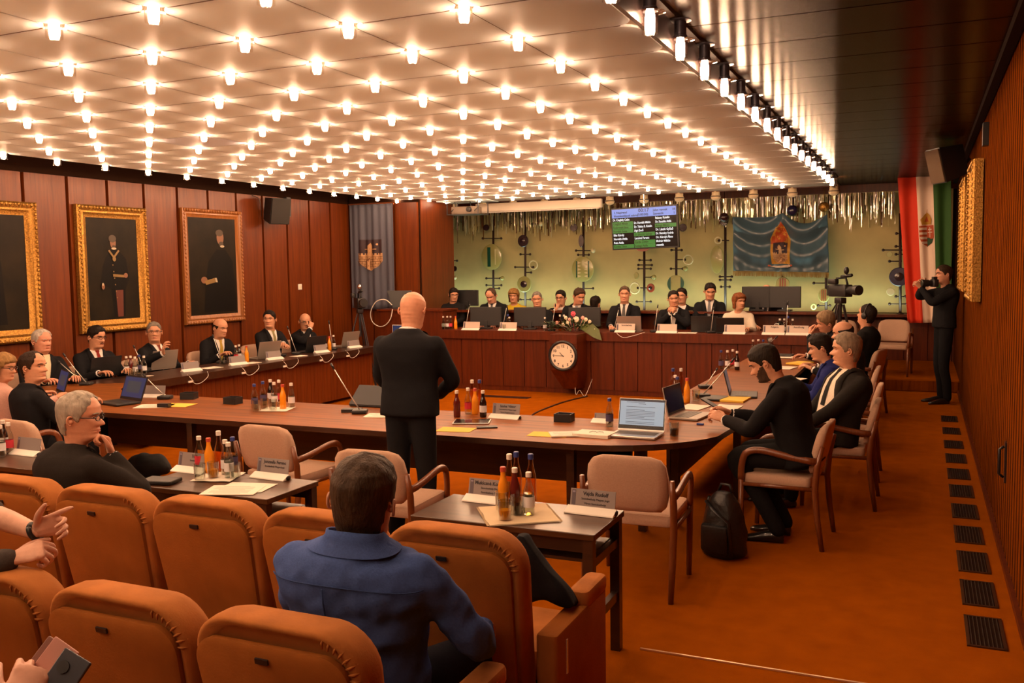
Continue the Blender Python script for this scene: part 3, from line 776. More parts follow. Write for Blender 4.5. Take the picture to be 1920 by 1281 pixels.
# ---- armchairs with bent wood arms
def make_chair(label):
    t = thing('armchair', label, 'chair')
    MB().rbox((0, .02, .445), (.50, .48, .075), .035).build('seat', UPH, t, smooth=True)
    rs = []
    for z, hw, th in ((.50, .12, .008), (.505, .19, .016), (.53, .215, .024), (.60, .232, .028), (.70, .232, .028), (.77, .222, .026), (.81, .195, .022), (.83, .14, .014), (.834, .08, .006)):
        y0 = -.235 - (z-.5)*.22; r = []
        for k in range(9):
            x = -hw + 2*hw*k/8; r.append((x, y0 - th + .32*(x*x), z))
        for k in range(9):
            x = hw - 2*hw*k/8; r.append((x, y0 + th + .32*(x*x), z))
        rs.append(r)
    MB().loft(rs).build('backrest', UPH, t, smooth='all')
    for s in (-1, 1):
        arm = bez((s*.265, -.262, .60), (s*.27, -.05, .60), (s*.28, .12, .70), (s*.27, .205, .62), 10) + bez((s*.27, .205, .62), (s*.268, .235, .57), (s*.265, .235, .50), (s*.262, .235, .44), 6)[1:]
        MB().tube(arm, .019, n=8, flat=1.25).build('armrest', BROWNWOOD, t, smooth='all')
        MB().tube([(s*.262, .235, .44), (s*.258, .235, .2), (s*.255, .24, 0)], [.020, .019, .016], n=8).build('leg', BROWNWOOD, t, smooth='all')
        MB().tube([(s*.262, -.295, .70), (s*.264, -.262, .56), (s*.262, -.25, .40), (s*.258, -.27, .2), (s*.255, -.30, 0)], [.015, .021, .021, .020, .016], n=8).build('leg', BROWNWOOD, t, smooth='all')
        MB().tube([(s*.262, -.25, .41), (s*.262, .235, .41)], .014, n=8).build('side_rail', BROWNWOOD, t, smooth='all')
    return t
ch0 = None
def chair(x, y, rz, label, z=0):
    global ch0
    if ch0 is None: ch0 = make_chair(label); ch0.location = (x, y, z); ch0.rotation_euler = (0, 0, rz); ch0['group'] = 'upholstered armchairs'; return ch0
    return dup(ch0, (x, y, z), rz, label)
chair(-1.53, 5.28, 0.04, 'empty pink armchair beside the black backpack')
chair(-3.02, 4.92, .04, 'empty armchair right behind the standing bald man')
chair(-4.17, 5.42, -.06, 'empty armchair by the long table left of the standing man')
chair(-6.10, 5.00, -.12, 'armchair of the man in black at the left corner of the table')
chair(-.86, 6.57, pi/2-.06, 'armchair of the bearded man with a phone')
chair(-.60, 7.74, pi/2, 'armchair of the grey-haired man leaning back')
chair(-.62, 8.75, pi/2, 'armchair of the woman in the blue jacket')
chair(-.70, 10.2, pi/2, 'armchair of the bald man bent over the right table')
chair(-.92, 11.3, pi/2, 'armchair of the fair-haired man leaning his head on his hand')
chair(-.74, 12.36, pi/2-.25, 'armchair of the camera operator with headphones')
for y, d in ((7.02, 'white-haired man'), (7.75, 'man with the moustache'), (8.61, 'grey man in profile'), (9.75, 'bald man with the yellow tie'), (10.82, 'dark-haired man with folded hands'), (11.67, 'bald man resting his chin')):
    chair(-8.72, y, -pi/2, 'armchair of the %s along the left wall' % d)
chair(-1.12, 15.05, pi+.15, 'empty armchair on the platform beside the video camera', .18)
chair(-.42, 15.3, pi-.1, 'empty armchair on the platform next to the striped flag', .18)
for x, d in ((-7.29, 'woman in black'), (-6.62, 'man looking down'), (-6.1, 'woman in yellow'), (-5.77, 'man beside the woman in yellow'), (-4.98, 'man turned aside'), (-4.28, 'man with the grey tie'), (-3.5, 'man with clasped hands'), (-2.93, 'dark-haired man'), (-2.5, 'red-haired woman')):
    pass
# ---- U shaped council table
def arc(cx, cy, r, a0, a1, n=8): return [(cx+r*cos(radians(a0+(a1-a0)*k/n)), cy+r*sin(radians(a0+(a1-a0)*k/n))) for k in range(n+1)]
TZ = .74
def slab(name, pts, z0, z1, mats, parent, mtop=0, mside=1):
    mb = MB(); n = len(pts)
    mb.add([(x, y, z0) for x, y in pts] + [(x, y, z1) for x, y in pts], [tuple(range(n, 2*n))], mtop)
    mb.f.append(tuple(reversed(range(n)))); mb.m.append(mside)
    for k in range(n): mb.f.append((k, (k+1) % n, n+(k+1) % n, n+k)); mb.m.append(mside)
    return mb.build(name, mats, parent)
tl = thing('council_table', 'long dark council table along the left wall with a fluted wooden front', 'table')
slab('tabletop', [(-7.58, 12.05), (-8.30, 12.05), (-8.30, 6.95), (-7.58, 7.35)], TZ-.085, TZ, [DARKWOOD, DARKWOOD], tl)
mb = MB(); y = 7.40
while y < 11.95: mb.box((-7.70, y+.04, .36), (.04, .074, .62)); y += .078
mb.build('front_panel', WOOD_L, tl)
for y in (7.5, 9.6, 11.9): MB().box((-8.2, y, .33), (.05, .05, .66)).build('leg', DARKWOOD, tl)
tf = thing('council_table', 'long brown council table nearest the seats with a rounded right end', 'table')
front = [(-7.58, 7.35), (-8.30, 6.95)] + arc(-7.45, 6.62, .98, 175, 268, 8) + arc(-2.1, 6.55, .90, 270, 340, 8) + [(-1.20, 6.92), (-1.98, 7.25)] + arc(-2.32, 7.0, .34, 20, -88, 6) + [(-5.0, 6.66)] + arc(-6.9, 7.35, .68, 270, 181, 6)
slab('tabletop', front, TZ-.04, TZ, [WOOD_T, DARKWOOD], tf)
mb = MB().box((-4.35, 6.22, .525), (5.0, .03, .35)); mb.box((-1.98, 6.22, .525), (.25, .03, .35)); mb.build('modesty_panel', DARKWOOD, tf)
for x, y in ((-6.9, 5.80), (-5.45, 5.78), (-5.45, 6.45), (-3.55, 5.78), (-2.15, 5.80), (-1.81, 6.35), (-1.62, 6.55), (-2.0, 6.9)): MB().box((x, y, .35), (.055, .055, .70)).build('leg', DARKWOOD, tf)
tr_ = thing('council_table', 'council table along the right side covered in papers', 'table')
slab('tabletop', [(-1.98, 7.26), (-1.20, 6.93), (-1.20, 11.9), (-1.98, 11.9)], TZ-.04, TZ, [WOOD_T, DARKWOOD], tr_)
MB().box((-1.88, 9.5, .40), (.03, 4.3, .6)).build('modesty_panel', DARKWOOD, tr_)
for y in (7.5, 9.6, 11.8): MB().box((-1.35, y, .35), (.055, .055, .70)).build('leg', DARKWOOD, tr_)
# ---- small tables before the seats
def small_table(x, y, label, rz=0, wd=.95, dp=.46):
    t = thing('side_table', label, 'table', (x, y, 0), rz)
    MB().box((0, 0, .685), (wd, dp, .03), bev=.006).build('tabletop', wood('side_table_wood', (.085, .032, .011), (.035, .012, .004), .3, 'X', 1.0, .1), t)
    mb = MB()
    for s in (-1, 1): mb.box((0, s*(dp/2-.035), .635), (wd-.1, .02, .06))
    mb.build('apron', DARKWOOD, t); MB().box((0, .0, .56), (wd-.12, dp-.1, .015)).build('shelf', DARKWOOD, t)
    for sx in (-1, 1):
        for sy in (-1, 1): MB().box((sx*(wd/2-.035), sy*(dp/2-.03), .335), (.048, .048, .67)).build('leg', DARKWOOD, t)
        MB().box((sx*(wd/2-.035), 0, .55), (.03, dp-.08, .04)).build('stretcher', DARKWOOD, t)
        MB().box((sx*(wd/2-.035), 0, .28), (.03, dp-.08, .045)).build('stretcher', DARKWOOD, t)
    return t
small_table(-1.80, 4.09, 'small dark side table with two name plates beside the end velvet seat')
small_table(-3.62, 4.09, 'small dark side table right of the grey-haired man in the front row')
small_table(-5.32, 4.17, 'small dark side table at the left edge, behind the front row')
# ---- chair people's bench
bn = thing('council_bench', 'high wooden bench of the presidium in front of the luminous wall', 'bench')
MB().box((-3.95, 13.42, .915), (6.15, .86, .035)).build('desktop', WOOD_D, bn)
MB().box((-3.95, 13.0, .87), (6.15, .05, .13)).build('front_rail', WOOD_D, bn)
mb = MB(); x = -7.02; mb.box((-3.95, 13.07, .43), (6.12, .03, .80), mi=1)
while x < -.95: mb.box((x+.178, 13.04, .44), (.350, .04, .73)); x += .36
mb.box((-3.95, 13.05, .04), (6.1, .03, .08))
mb.build('front_panels', [WOOD_D, BLACKGAP], bn)
pe = MB(); pe.box((-4.77, 12.80, .86), (.42, .46, .13)); pe.loft([[(-4.985, 12.58, .80), (-4.56, 12.58, .80), (-4.56, 13.02, .80), (-4.985, 13.02, .80)], [(-4.985, 12.60, .40), (-4.56, 12.60, .40), (-4.56, 13.02, .40), (-4.985, 13.02, .40)], [(-4.86, 12.80, .10), (-4.66, 12.80, .10), (-4.60, 13.02, .10), (-4.92, 13.02, .10)]])
pe.build('lectern_front', WOOD_D, bn)
ld = thing('side_desk', 'tall brown wooden desk at the left end of the bench below the banner', 'desk', (-7.67, 13.42, 0))
MB().box((0, 0, .62), (1.20, .5, 1.22)).build('cabinet', WOOD_D, ld); MB().box((0, -.01, 1.235), (1.24, .54, .03)).build('desktop', WOOD_D, ld)
# ---- wall clock on the bench front
ck = thing('wall_clock', 'round white clock in a black rim on the lectern front', 'clock', (-4.77, 12.575, .615))
MX = Matrix(((1, 0, 0), (0, 0, -1), (0, 1, 0)))      # local z -> -y (towards the room)
MB().lathe([(.20, 0), (.225, .012), (.225, .035), (.205, .045), (.185, .035), (.185, .02)], n=36, M=MX, cap=True).build('rim', BLACK, ck, smooth=True)
FACE = mat('clock_face', (.82, .74, .60), .5)
MB().lathe([(.186, .0), (.186, .024)], n=36, M=MX).build('dial', FACE, ck)
nm = None
for h in range(1, 13):
    a = radians(90-30*h); M_ = frame_M((.145*cos(a)-.0, -.026, .145*sin(a)-.02), (1, 0, 0), (0, 0, 1))
    o = text_mesh('numeral', str(h), .055, INK, ck, M_, 'CENTER', bold=.0012)
for nme, ang, ln, wd in (('hour_hand', 135, .07, .009), ('minute_hand', 178, .125, .006)):
    a = radians(ang); mb = MB(); d = Vector((cos(a), 0, sin(a))); n_ = Vector((-sin(a), 0, cos(a)))
    mb.prism([Vector((0, -.030, 0))+n_*wd*.5-d*.02, Vector((0, -.030, 0))-n_*wd*.5-d*.02, Vector((0, -.030, 0))+d*ln-n_*wd*.4, Vector((0, -.030, 0))+d*ln+n_*wd*.4], (0, -.003, 0)); mb.build(nme, INK, ck)
# ---- floor grilles
GR = mat('grille_metal', (.10, .09, .08), .35, .7)
YV = [5.19, 5.80, 6.41, 7.05, 7.72, 8.40, 9.08, 9.80, 10.55, 11.40, 12.28]
v0 = None
for i, y in enumerate(YV):
    if v0 is None:
        v0 = thing('floor_vent', 'black slotted floor vent set in the carpet along the right wall', 'vent', (.325, y, 0), 0, 'floor vents along the right wall')
        mb = MB()
        for s in (-1, 1): mb.box((s*.082, 0, .003), (.016, .43, .008)); mb.box((0, s*.212, .003), (.18, .016, .008))
        mb.build('frame', DARKWOOD, v0); MB().box((0, 0, .0015), (.15, .41, .004)).build('duct', BLACKGAP, v0)
        mb = MB()
        for k in range(8): mb.box((-.066+.0188*k, 0, .005), (.004, .41, .006))
        mb.build('grille', GR, v0)
    else: dup(v0, (.325, y, 0))
# carpet seam strip
tag(MB().box((-.2, 4.33, .004), (2.1, .012, .008)).build('floor_trim_strip', mat('brass_strip', (.75, .52, .30), .35, .8), rot=(0, 0, -.0)), None, None, None, 'structure')
# ------------------------------------------------------------------ the people
def xy(p): return (p.x, p.y)
HBR, HDK, HGR, HWH, HRED, HBL = (.055, .028, .014), (.018, .011, .008), (.22, .19, .16), (.55, .50, .44), (.24, .075, .022), (.36, .20, .075)
table_arms = [('to', (-.16, .40, .80)), ('to', (.16, .40, .80))]
# standing speaker
p = aty(777, 548, 5.40)
person('bald man in a dark suit standing at the table with his back turned', xy(p), rz=.10, stand=True, crown=p.z, sk=(.64, .30, .18), hair=('bald', HGR), lod=2, cup=.07, sc=.985, fat=1.03, head=(0, -16, 0), lean=2, shoulder=1.06,
       arms=[('to', (-.10, .27, 1.04), (-1, -.25, -.35), dict(fwd=(.7, .5, .1), n=(-.3, .6, .7), curl=.7)), ('to', (.10, .27, 1.04), (1, -.25, -.35), dict(fwd=(-.7, .5, .1), n=(.3, .6, .7), curl=.7))])
# blue shirt in the second row
p = aty(683, 862, 2.42)
person('man in a blue shirt seen from behind in the second row', xy(p), rz=.12, seat=.46, crown=p.z, sk=(.50, .235, .14), hair=('short', (.060, .034, .018)), hthick=.055, top='shirt', tcol=(.055, .100, .29), pants=(.012, .013, .02), lod=2, sc=1.04, hsz=1.03, fat=1.08, lean=-6, slean=2, head=(6, 4, 5), wrinkle=.012, shoulder=1.12, neck=.0, cup=.16, yoke=True,
       arms=[('to', (-.20, .34, .72)), ('to', (.30, .30, .66), (.7, -.4, -.6))], feet=(.42, .44, .22))
# grey man in the front row
p = aty(150, 736, 3.42)
person('grey-haired man with black glasses seen from behind in the front row', xy(p), rz=-.22, crown=p.z, sk=(.60, .28, .17), hair=('thin', (.42, .36, .29)), hthick=.05, lod=2, sc=1.02, fat=1.1, lean=4, head=(-48, -5, 0), gl='x', tcol=(.018, .014, .012), pants=(.012, .011, .011),
       arms=[('to', (-.2, .35, .66)), ('to', (.13, .17, .955), (.7, .1, -.8), dict(fwd=(-.25, -.1, .9), n=(.2, .9, .1), curl=1.2))])
# left corner pair
p = aty(60, 660, 5.32)
person('dark-haired man in a black suit in profile at the left corner', xy(p), rz=-.35, crown=p.z, hair=('receding', (.035, .018, .010)), lod=2, lean=3, head=(-52, 0, 0), shirt=(.75, .72, .68), arms=table_arms)
p = aty(8, 664, 5.50)
person('blonde woman with glasses in a pale pink top at the left edge', xy(p), rz=-.2, crown=p.z, hair=('bob', (.34, .19, .07)), hthick=.07, lod=1, sc=.94, head=(-60, -8, 0), top='blouse', tcol=(.62, .36, .30), gl='x', arms=table_arms, pants=(.05, .04, .05))
# left table
def lp(px, py, X=-8.62): return atx(px, py, X)
L_ = [((78, 618), 'white-haired man in a dark suit at the left table', dict(hair=('thin', HWH), sk=(.62, .29, .19), head=(12, -4, 0), tie=None, shirt=(.72, .62, .42), fat=1.08)),
      ((182, 612), 'man with moustache and glasses behind a laptop at the left table', dict(hair=('short', HDK), head=(15, -10, 0), tie=(.22, .025, .02), gl='x', extra=('moustache',))),
      ((288, 604), 'grey-haired man in profile with one hand raised at the left table', dict(hair=('short', HGR), hthick=.03, head=(-42, 0, 0), gl='thin', tie=(.20, .05, .03), arms=[('to', (-.2, .35, .78)), ('to', (.28, .42, .95), (.8, -.3, -.6), dict(fwd=(.3, .4, .8), n=(.6, -.6, 0), curl=.5))], rz=-.25)),
      ((415, 598), 'balding man leaning on the left table with a yellow tie', dict(hair=('ring', HDK), hthick=.02, head=(10, -14, 0), lean=16, tie=(.45, .30, .05), fat=1.03)),
      ((505, 583), 'dark-haired man looking aside with hands folded at the left table', dict(hair=('short', HDK), head=(-52, 0, 0), tie=(.25, .22, .10), lean=5, arms=[('to', (.08, .44, .88), (-.8, -.2, -.7), dict(fwd=(.6, .6, .1), curl=.9)), ('to', (.14, .44, .86), (.8, -.2, -.7), dict(fwd=(-.4, .8, .1), curl=.9))])),
      ((572, 588), 'balding man in glasses with his hand at his chin at the left table', dict(hair=('ring', HGR), hthick=.02, head=(-28, -10, 0), gl='x', lean=10, tie=(.05, .05, .06), arms=[('to', (.0, .42, .80)), ('to', (.06, .30, 1.03), (.7, .1, -.8), dict(fwd=(-.4, -.1, .9), n=(.1, .9, .3), curl=1.2))]))]
for (px, py), lb, kw in L_:
    p = lp(px, py); kw = dict(kw); rz = -pi/2 - kw.pop('rz', 0) - .25; kw.setdefault('arms', table_arms)
    person(lb, xy(p), rz=rz, crown=p.z, shoes=False, **kw)
# behind the bench
chin = lambda s, z=1.0: ('to', (s*.05, .26, z), (s*.8, .2, -.7), dict(fwd=(-s*.3, -.1, .9), n=(s*.2, .9, .3), curl=1.2))
bt = [('to', (-.16, .38, .80)), ('to', (.16, .38, .80))]
B_ = [(851, 540, 14.35, 'woman in black with dark hair pulled back at the left end of the bench', dict(hair=('long', HDK), hthick=.03, top='blouse', tcol=(.012, .011, .012), sc=.95, head=(30, -14, 0), gl='thin', extra=('tail',))),
      (918, 542, 13.95, 'balding man looking down behind a black monitor', dict(hair=('receding', (.07, .04, .025)), hthick=.03, head=(-5, -30, 0), lean=10, sk=(.64, .31, .20), tie=(.1, .1, .12), fat=1.05)),
      (963, 543, 15.0, 'woman with short blonde hair in a yellow jacket', dict(hair=('bob', (.33, .17, .055)), hthick=.10, top='blouse', tcol=(.58, .42, .03), sc=.96, head=(0, -6, 0))),
      (1006, 547, 13.95, 'man with cropped grey hair beside the woman in yellow', dict(hair=('short', HGR), hthick=.02, head=(10, -8, 3), tie=(.05, .05, .06))),
      (1051, 545, 14.7, 'dark-haired man in glasses with a hand over his mouth', dict(hair=('short', HDK), head=(-8, -6, 0), gl='x', arms=[('to', (-.1, .38, .80)), chin(1)])),
      (1088, 542, 13.95, 'brown-haired man turned aside, leaning over a black monitor', dict(hair=('short', HBR), head=(38, -22, 0), lean=14, sk=(.62, .29, .18), tie=(.2, .2, .25), fat=1.06)),
      (1171, 537, 13.95, 'man with grey tie sitting upright behind the silver laptop', dict(hair=('short', (.10, .06, .035)), hthick=.03, head=(6, -4, 0), tie=(.10, .10, .10), sk=(.64, .32, .20))),
      (1262, 545, 13.95, 'man with clasped hands before his mouth', dict(hair=('short', HDK), hthick=.03, head=(12, -8, 4), lean=9, arms=[('to', (-.02, .26, .99), (-.8, .2, -.7), dict(fwd=(.5, 0, .8), n=(-.6, .6, .2), curl=1.1)), ('to', (.04, .26, .99), (.8, .2, -.7), dict(fwd=(-.5, 0, .8), n=(.6, .6, .2), curl=1.1))])),
      (1278, 541, 14.9, 'dark-haired person half hidden behind the man with clasped hands', dict(hair=('short', HDK), head=(-10, -4, 0), legs=False)),
      (1116, 556, 15.0, 'person in a dark top half hidden behind the man turned aside', dict(hair=('short', HDK), head=(160, 0, 0), legs=False)),
      (1332, 532, 14.3, 'dark-haired man looking down behind an open dark laptop', dict(hair=('short', HDK), head=(10, -18, 0), tie=(.2, .2, .22))),
      (1386, 551, 13.85, 'woman with curly red hair in a white blouse', dict(hair=('bob', HRED), hthick=.09, top='blouse', tcol=(.70, .60, .48), sc=.93, head=(38, -2, 0))),
      (1438, 534, 14.6, 'bald man in a suit behind two black monitors', dict(hair=('ring', HGR), hthick=.02, head=(22, -8, 0), tie=(.06, .06, .07)))]
for px, py, Y, lb, kw in B_:
    p = aty(px, py, Y); kw = dict(kw); kw.setdefault('arms', bt); kw.setdefault('legs', True)
    person(lb, xy(p), floor=.18, rz=pi + .28*0 - (-.15), crown=p.z, shoes=False, **kw)
# right side
p = aty(1418, 649, 6.50)
person('bearded man in a black suit looking at his phone at the right corner', xy(p), rz=pi/2-.10, crown=p.z, hair=('short', (.022, .014, .009)), hthick=.024, bcol=(.075, .040, .024), lod=2, sc=1.03, lean=17, head=(6, -30, 0), extra=('beard',), tcol=(.010, .009, .010), pants=(.011, .010, .010), shirt=(.8, .76, .7),
       arms=[('to', (-.09, .50, .82), (-.6, -.2, -.8), dict(fwd=(.2, .9, .35), n=(-.6, -.1, .8), curl=.75)), ('to', (.08, .50, .84), (.6, -.2, -.8), dict(fwd=(-.2, .9, .35), n=(.6, -.1, .8), curl=.75))], feet=(.40, .12, .12))
p = aty(1588, 625, 7.72)
person('grey-haired man leaning back with open jacket and white shirt on the right', xy(p), rz=pi/2+.50, crown=p.z, hair=('short', (.30, .22, .15)), hthick=.045, lod=2, sc=1.05, lean=-12, head=(-20, -2, 0), fat=1.10, tcol=(.020, .017, .015), shirt=(.80, .70, .58), tie=(.02, .02, .02), vopen=(-.08, .15, .07), arms=[('to', (-.18, .40, .62)), ('to', (.26, .28, .62), (.7, -.4, -.6))])
p = aty(1532, 628, 8.72)
person('dark-haired woman in a bright blue jacket writing on the right', xy(p), rz=pi/2+.05, crown=p.z, hair=('short', HDK), hthick=.06, lod=2, sc=.95, lean=12, head=(6, -16, 0), tcol=(.018, .024, .13), shirt=(.2, .25, .35), pants=(.02, .02, .03), arms=[('to', (-.10, .40, .80)), ('to', (.14, .44, .80))])
p = aty(1578, 603, 10.2)
person('bald man bent over at the far right of the table', xy(p), rz=pi/2, crown=p.z, hair=('ring', HDK), hthick=.02, lean=8, head=(0, -10, 0), arms=table_arms, shoes=False)
p = aty(1545, 586, 11.3)
person('fair-haired man leaning his head on his hand at the far right', xy(p), rz=pi/2+.1, crown=p.z, hair=('side', (.30, .20, .11)), hthick=.05, lean=14, head=(10, -20, -25), sk=(.62, .30, .19), arms=[('to', (-.04, .36, 1.06), (-.6, .2, -.8), dict(fwd=(.2, -.1, .9), n=(-.3, .9, .1), curl=1.0)), ('to', (.12, .40, .8))], shoes=False)
p = aty(1630, 571, 12.3)
person('camera operator in black with headphones seated beside the video camera', xy(p), rz=pi/2-.25, crown=p.z, hair=('thin', HDK), hthick=.02, top='sweater', tcol=(.010, .009, .009), pants=(.016, .018, .03), lean=-4, head=(-10, 10, 0), extra=('headphones',), sc=1.06, arms=[('to', (-.15, .30, .84)), ('to', (.18, .26, .78))], collar=False)
PH_OP = p
# photographer
p = aty(1770, 497, 13.68)
PHROOT, PHD, PHH = person('photographer in black standing by the right wall, camera raised to his eye', xy(p), rz=pi/2+.35, stand=True, crown=p.z, sc=1.0, hair=('short', (.045, .025, .014)), hthick=.02, head=(0, -3, 0), sk=(.56, .27, .165), top='sweater', tcol=(.012, .012, .014), pants=(.010, .010, .012), lod=2, fat=1.0, collar=False, lean=-2, feet=.09,
       arms=[('to', (-.05, .33, 1.55), (-.5, .2, -.9), dict(fwd=(.3, .5, .7), n=(-.7, -.3, 0), curl=.9)), ('to', (.09, .26, 1.60), (.8, 0, -.7), dict(fwd=(-.4, .5, .6), n=(.6, .1, .5), curl=.9))])
# cut off by the left edge of the photograph
p = Vector((-3.10, 1.98, 1.50))
LEFTP, _a, _b = person('person at the left edge with a bare wrist, adjusting a watch', xy(p), rz=-1.10, stand=False, crown=1.52, seat=.5, lod=2, sk=(.66, .36, .25), hair=('short', HBR), tcol=(.060, .048, .042), top='sweater', collar=False, pants=(.03, .03, .04), legs=True, arms=[('to', (.06, .45, 1.045), (-.9, -.2, -.6), dict(fwd=(.15, .92, .36), n=(-.75, .2, .25), curl=.25, bare=.02, curls=(.15, .75, .8, .85), thumb=.2)), ('to', (.17, .42, .985), (.3, -.3, -1.2), dict(fwd=(-.25, .85, .25), n=(.6, -.3, .7), curl=1.1))])
wa = Vector((.15, .92, .36)).normalized(); wu = wa.orthogonal().normalized(); wv = wa.cross(wu); wc = Vector((.06, .45, 1.045))
MB().tube([wc + wu*.030*cos(2*pi*k/20) + wv*.026*sin(2*pi*k/20) for k in range(21)], .009, n=6).build('wristwatch', BLACK, LEFTP, smooth='all')
# ------------------------------------------------------------------ things on the tables
def label_num(n): return ['first', 'second', 'third', 'fourth', 'fifth', 'sixth', 'seventh', 'eighth', 'ninth', 'tenth', 'eleventh', 'twelfth'][n]
JUICE = mat('orange_juice', (.78, .27, .012), .15, coat=.5); REDJ = mat('red_juice', (.10, .010, .008), .12, coat=.5); COLA = mat('cola', (.012, .004, .003), .1, coat=.5)
AMBER = glass('amber_glass', (1.0, .66, .26), .3, .86); CAPW = mat('cap_white', (.75, .68, .60), .4); CAPB = mat('cap_blue', (.03, .05, .22), .4); CAPR = mat('cap_red', (.5, .06, .03), .4); LABW = mat('bottle_label', (.70, .68, .70), .5); LABD = mat('bottle_label_dark', (.06, .05, .12), .5); LABR = mat('bottle_label_red', (.55, .03, .05), .5)
BK = {'water': (CLEAR, CAPW, LABW, 'clear white-capped water bottle'), 'blue': (CLEAR, CAPB, LABD, 'clear blue-capped water bottle'), 'juice': (JUICE, CAPR, None, 'orange juice bottle'),
      'red': (REDJ, CAPW, None, 'dark red juice bottle'), 'cola': (COLA, CAPW, LABW, 'dark cola bottle'), 'amber': (AMBER, CAPB, None, 'amber blue-capped bottle'), 'amberw': (AMBER, CAPW, None, 'amber white-capped bottle'), 'pink': (CLEAR, CAPW, LABR, 'clear red-labelled bottle')}
BP = {}
def make_bottle(k):
    m, cp, lb, ds = BK[k]; t = thing('bottle', ds, 'bottle')
    h = .235 if k in ('amber', 'amberw') else .20
    pr = [(.024, 0), (.0275, .006), (.028, .05), (.0265, .075), (.028, .10), (.026, .12), (.017, .148), (.0125, .165), (.012, .19)]
    pr = [(r, z*h/.20) for r, z in pr]
    MB().lathe(pr, n=14).build('glass_body', m, t, smooth=True)
    MB().lathe([(.0145, .186*h/.2), (.0148, .207*h/.2), (.012, .210*h/.2)], n=12).build('cap', cp, t, smooth=True)
    if lb: MB().lathe([(.0287, .040), (.0287, .092)], n=14, cap=False).build('label', lb, t, smooth=True)
    if k == 'water' or k == 'blue': MB().lathe([(.0265, .004), (.0268, .05), (.0255, .075), (.0268, .105)], n=12).build('water', glass('water_fill', (.9, .93, .9), .2, .9), t, smooth=True)
    return t
def bottle(k, x, y, z, where, group):
    lb = BK[k][3] + ' ' + where
    if k not in BP: o = make_bottle(k); BP[k] = o; o.location = (x, y, z); o['label'] = lb; o['group'] = group
    else: o = dup(BP[k], (x, y, z), random.random()*6, lb, group)
    return o
GL = {}
def tumbler(x, y, z, where, group, fill=None):
    key = fill; lb = {None: 'empty drinking glass ', 'juice': 'glass with orange juice ', 'cola': 'glass of dark drink '}[fill] + where
    if key not in GL:
        t = thing('drinking_glass', lb, 'glass', (x, y, z), 0, group); GL[key] = t
        MB().lathe([(.026, .001), (.030, .004), (.034, .095), (.0325, .095), (.028, .006)], n=16, cap=False).build('glass', CLEAR, t, smooth=True)
        if fill: MB().lathe([(.027, .006), (.031, .05)], n=14).build('drink', JUICE if fill == 'juice' else COLA, t, smooth=True)
    else: t = dup(GL[key], (x, y, z), 0, lb, group)
    return t
def cluster(where, group, z, items, glasses=()):
    for k, px, py in items:
        p = atz(px, py, z); bottle(k, p.x, p.y, z, where, group)
    for it in glasses:
        p = atz(it[0], it[1], z); tumbler(p.x, p.y, z, where, group, it[2] if len(it) > 2 else None)
def sheet(name, label, cat, px, py, z, sx, sy, rz, m, th=.003, group=None, lines=0):
    p = atz(px, py, z); t = MB().box((0, 0, th/2), (sx, sy, th)).build(name, m); t.location = (p.x, p.y, z); t.rotation_euler = (0, 0, rz); tag(t, label, cat, group)
    if lines:
        mb = MB()
        for k in range(lines): mb.box((-sx*.02, sy*(.38-.76*k/max(1, lines-1)), th+.0004), (sx*(.74 if k % 4 else .5), sy*.008, .0004))
        mb.build('print', INK, t)
    return t
def plate(px, py, z, rz, label, name=None, l2=None, l3=None, group=None, sc=1.0):
    p = atz(px, py, z); t = thing('name_plate', label, 'name plate', (p.x, p.y, z), rz, group); w_, h_ = .235*sc, .085*sc
    MB().prism([(-w_/2-.01, -.052, 0), (-w_/2-.01, -.05, .006), (-w_/2-.01, .0, .030), (-w_/2-.01, .022, .0)], (w_+.02, 0, 0)).build('base', WHITE, t)
    MB().ball((w_/2+.012, -.008, .012), (.006, .022, .013), 8, 6).build('end_cap', BLACK, t, smooth=True)
    c = MB().box((0, 0, h_/2), (w_, .004, h_)).build('card', CARD, t); c.location = (0, .004, .026); c.rotation_euler = (radians(-12), 0, 0)
    MB().box((-w_*.425, -.0024, h_*.5), (w_*.085, .001, h_*.86)).build('emblem_strip', mat('plate_strip', (.10, .08, .10), .5), c)
    MB().box((-w_*.425, -.0032, h_*.82), (w_*.06, .0006, h_*.10)).build('emblem', mat('plate_emblem', (.25, .22, .30), .5), c)
    if name:
        text_mesh('name_text', name, h_*.30, INK, c, frame_M((w_*.06, -.003, h_*.66), (1, 0, 0), (0, 0, 1)), 'CENTER', bold=.0006)
        if l2: text_mesh('small_text', l2, h_*.17, INK, c, frame_M((w_*.06, -.003, h_*.40), (1, 0, 0), (0, 0, 1)), 'CENTER')
        if l3: text_mesh('small_text', l3, h_*.17, INK, c, frame_M((w_*.06, -.003, h_*.14), (1, 0, 0), (0, 0, 1)), 'CENTER')
    return t
LAPL = {}
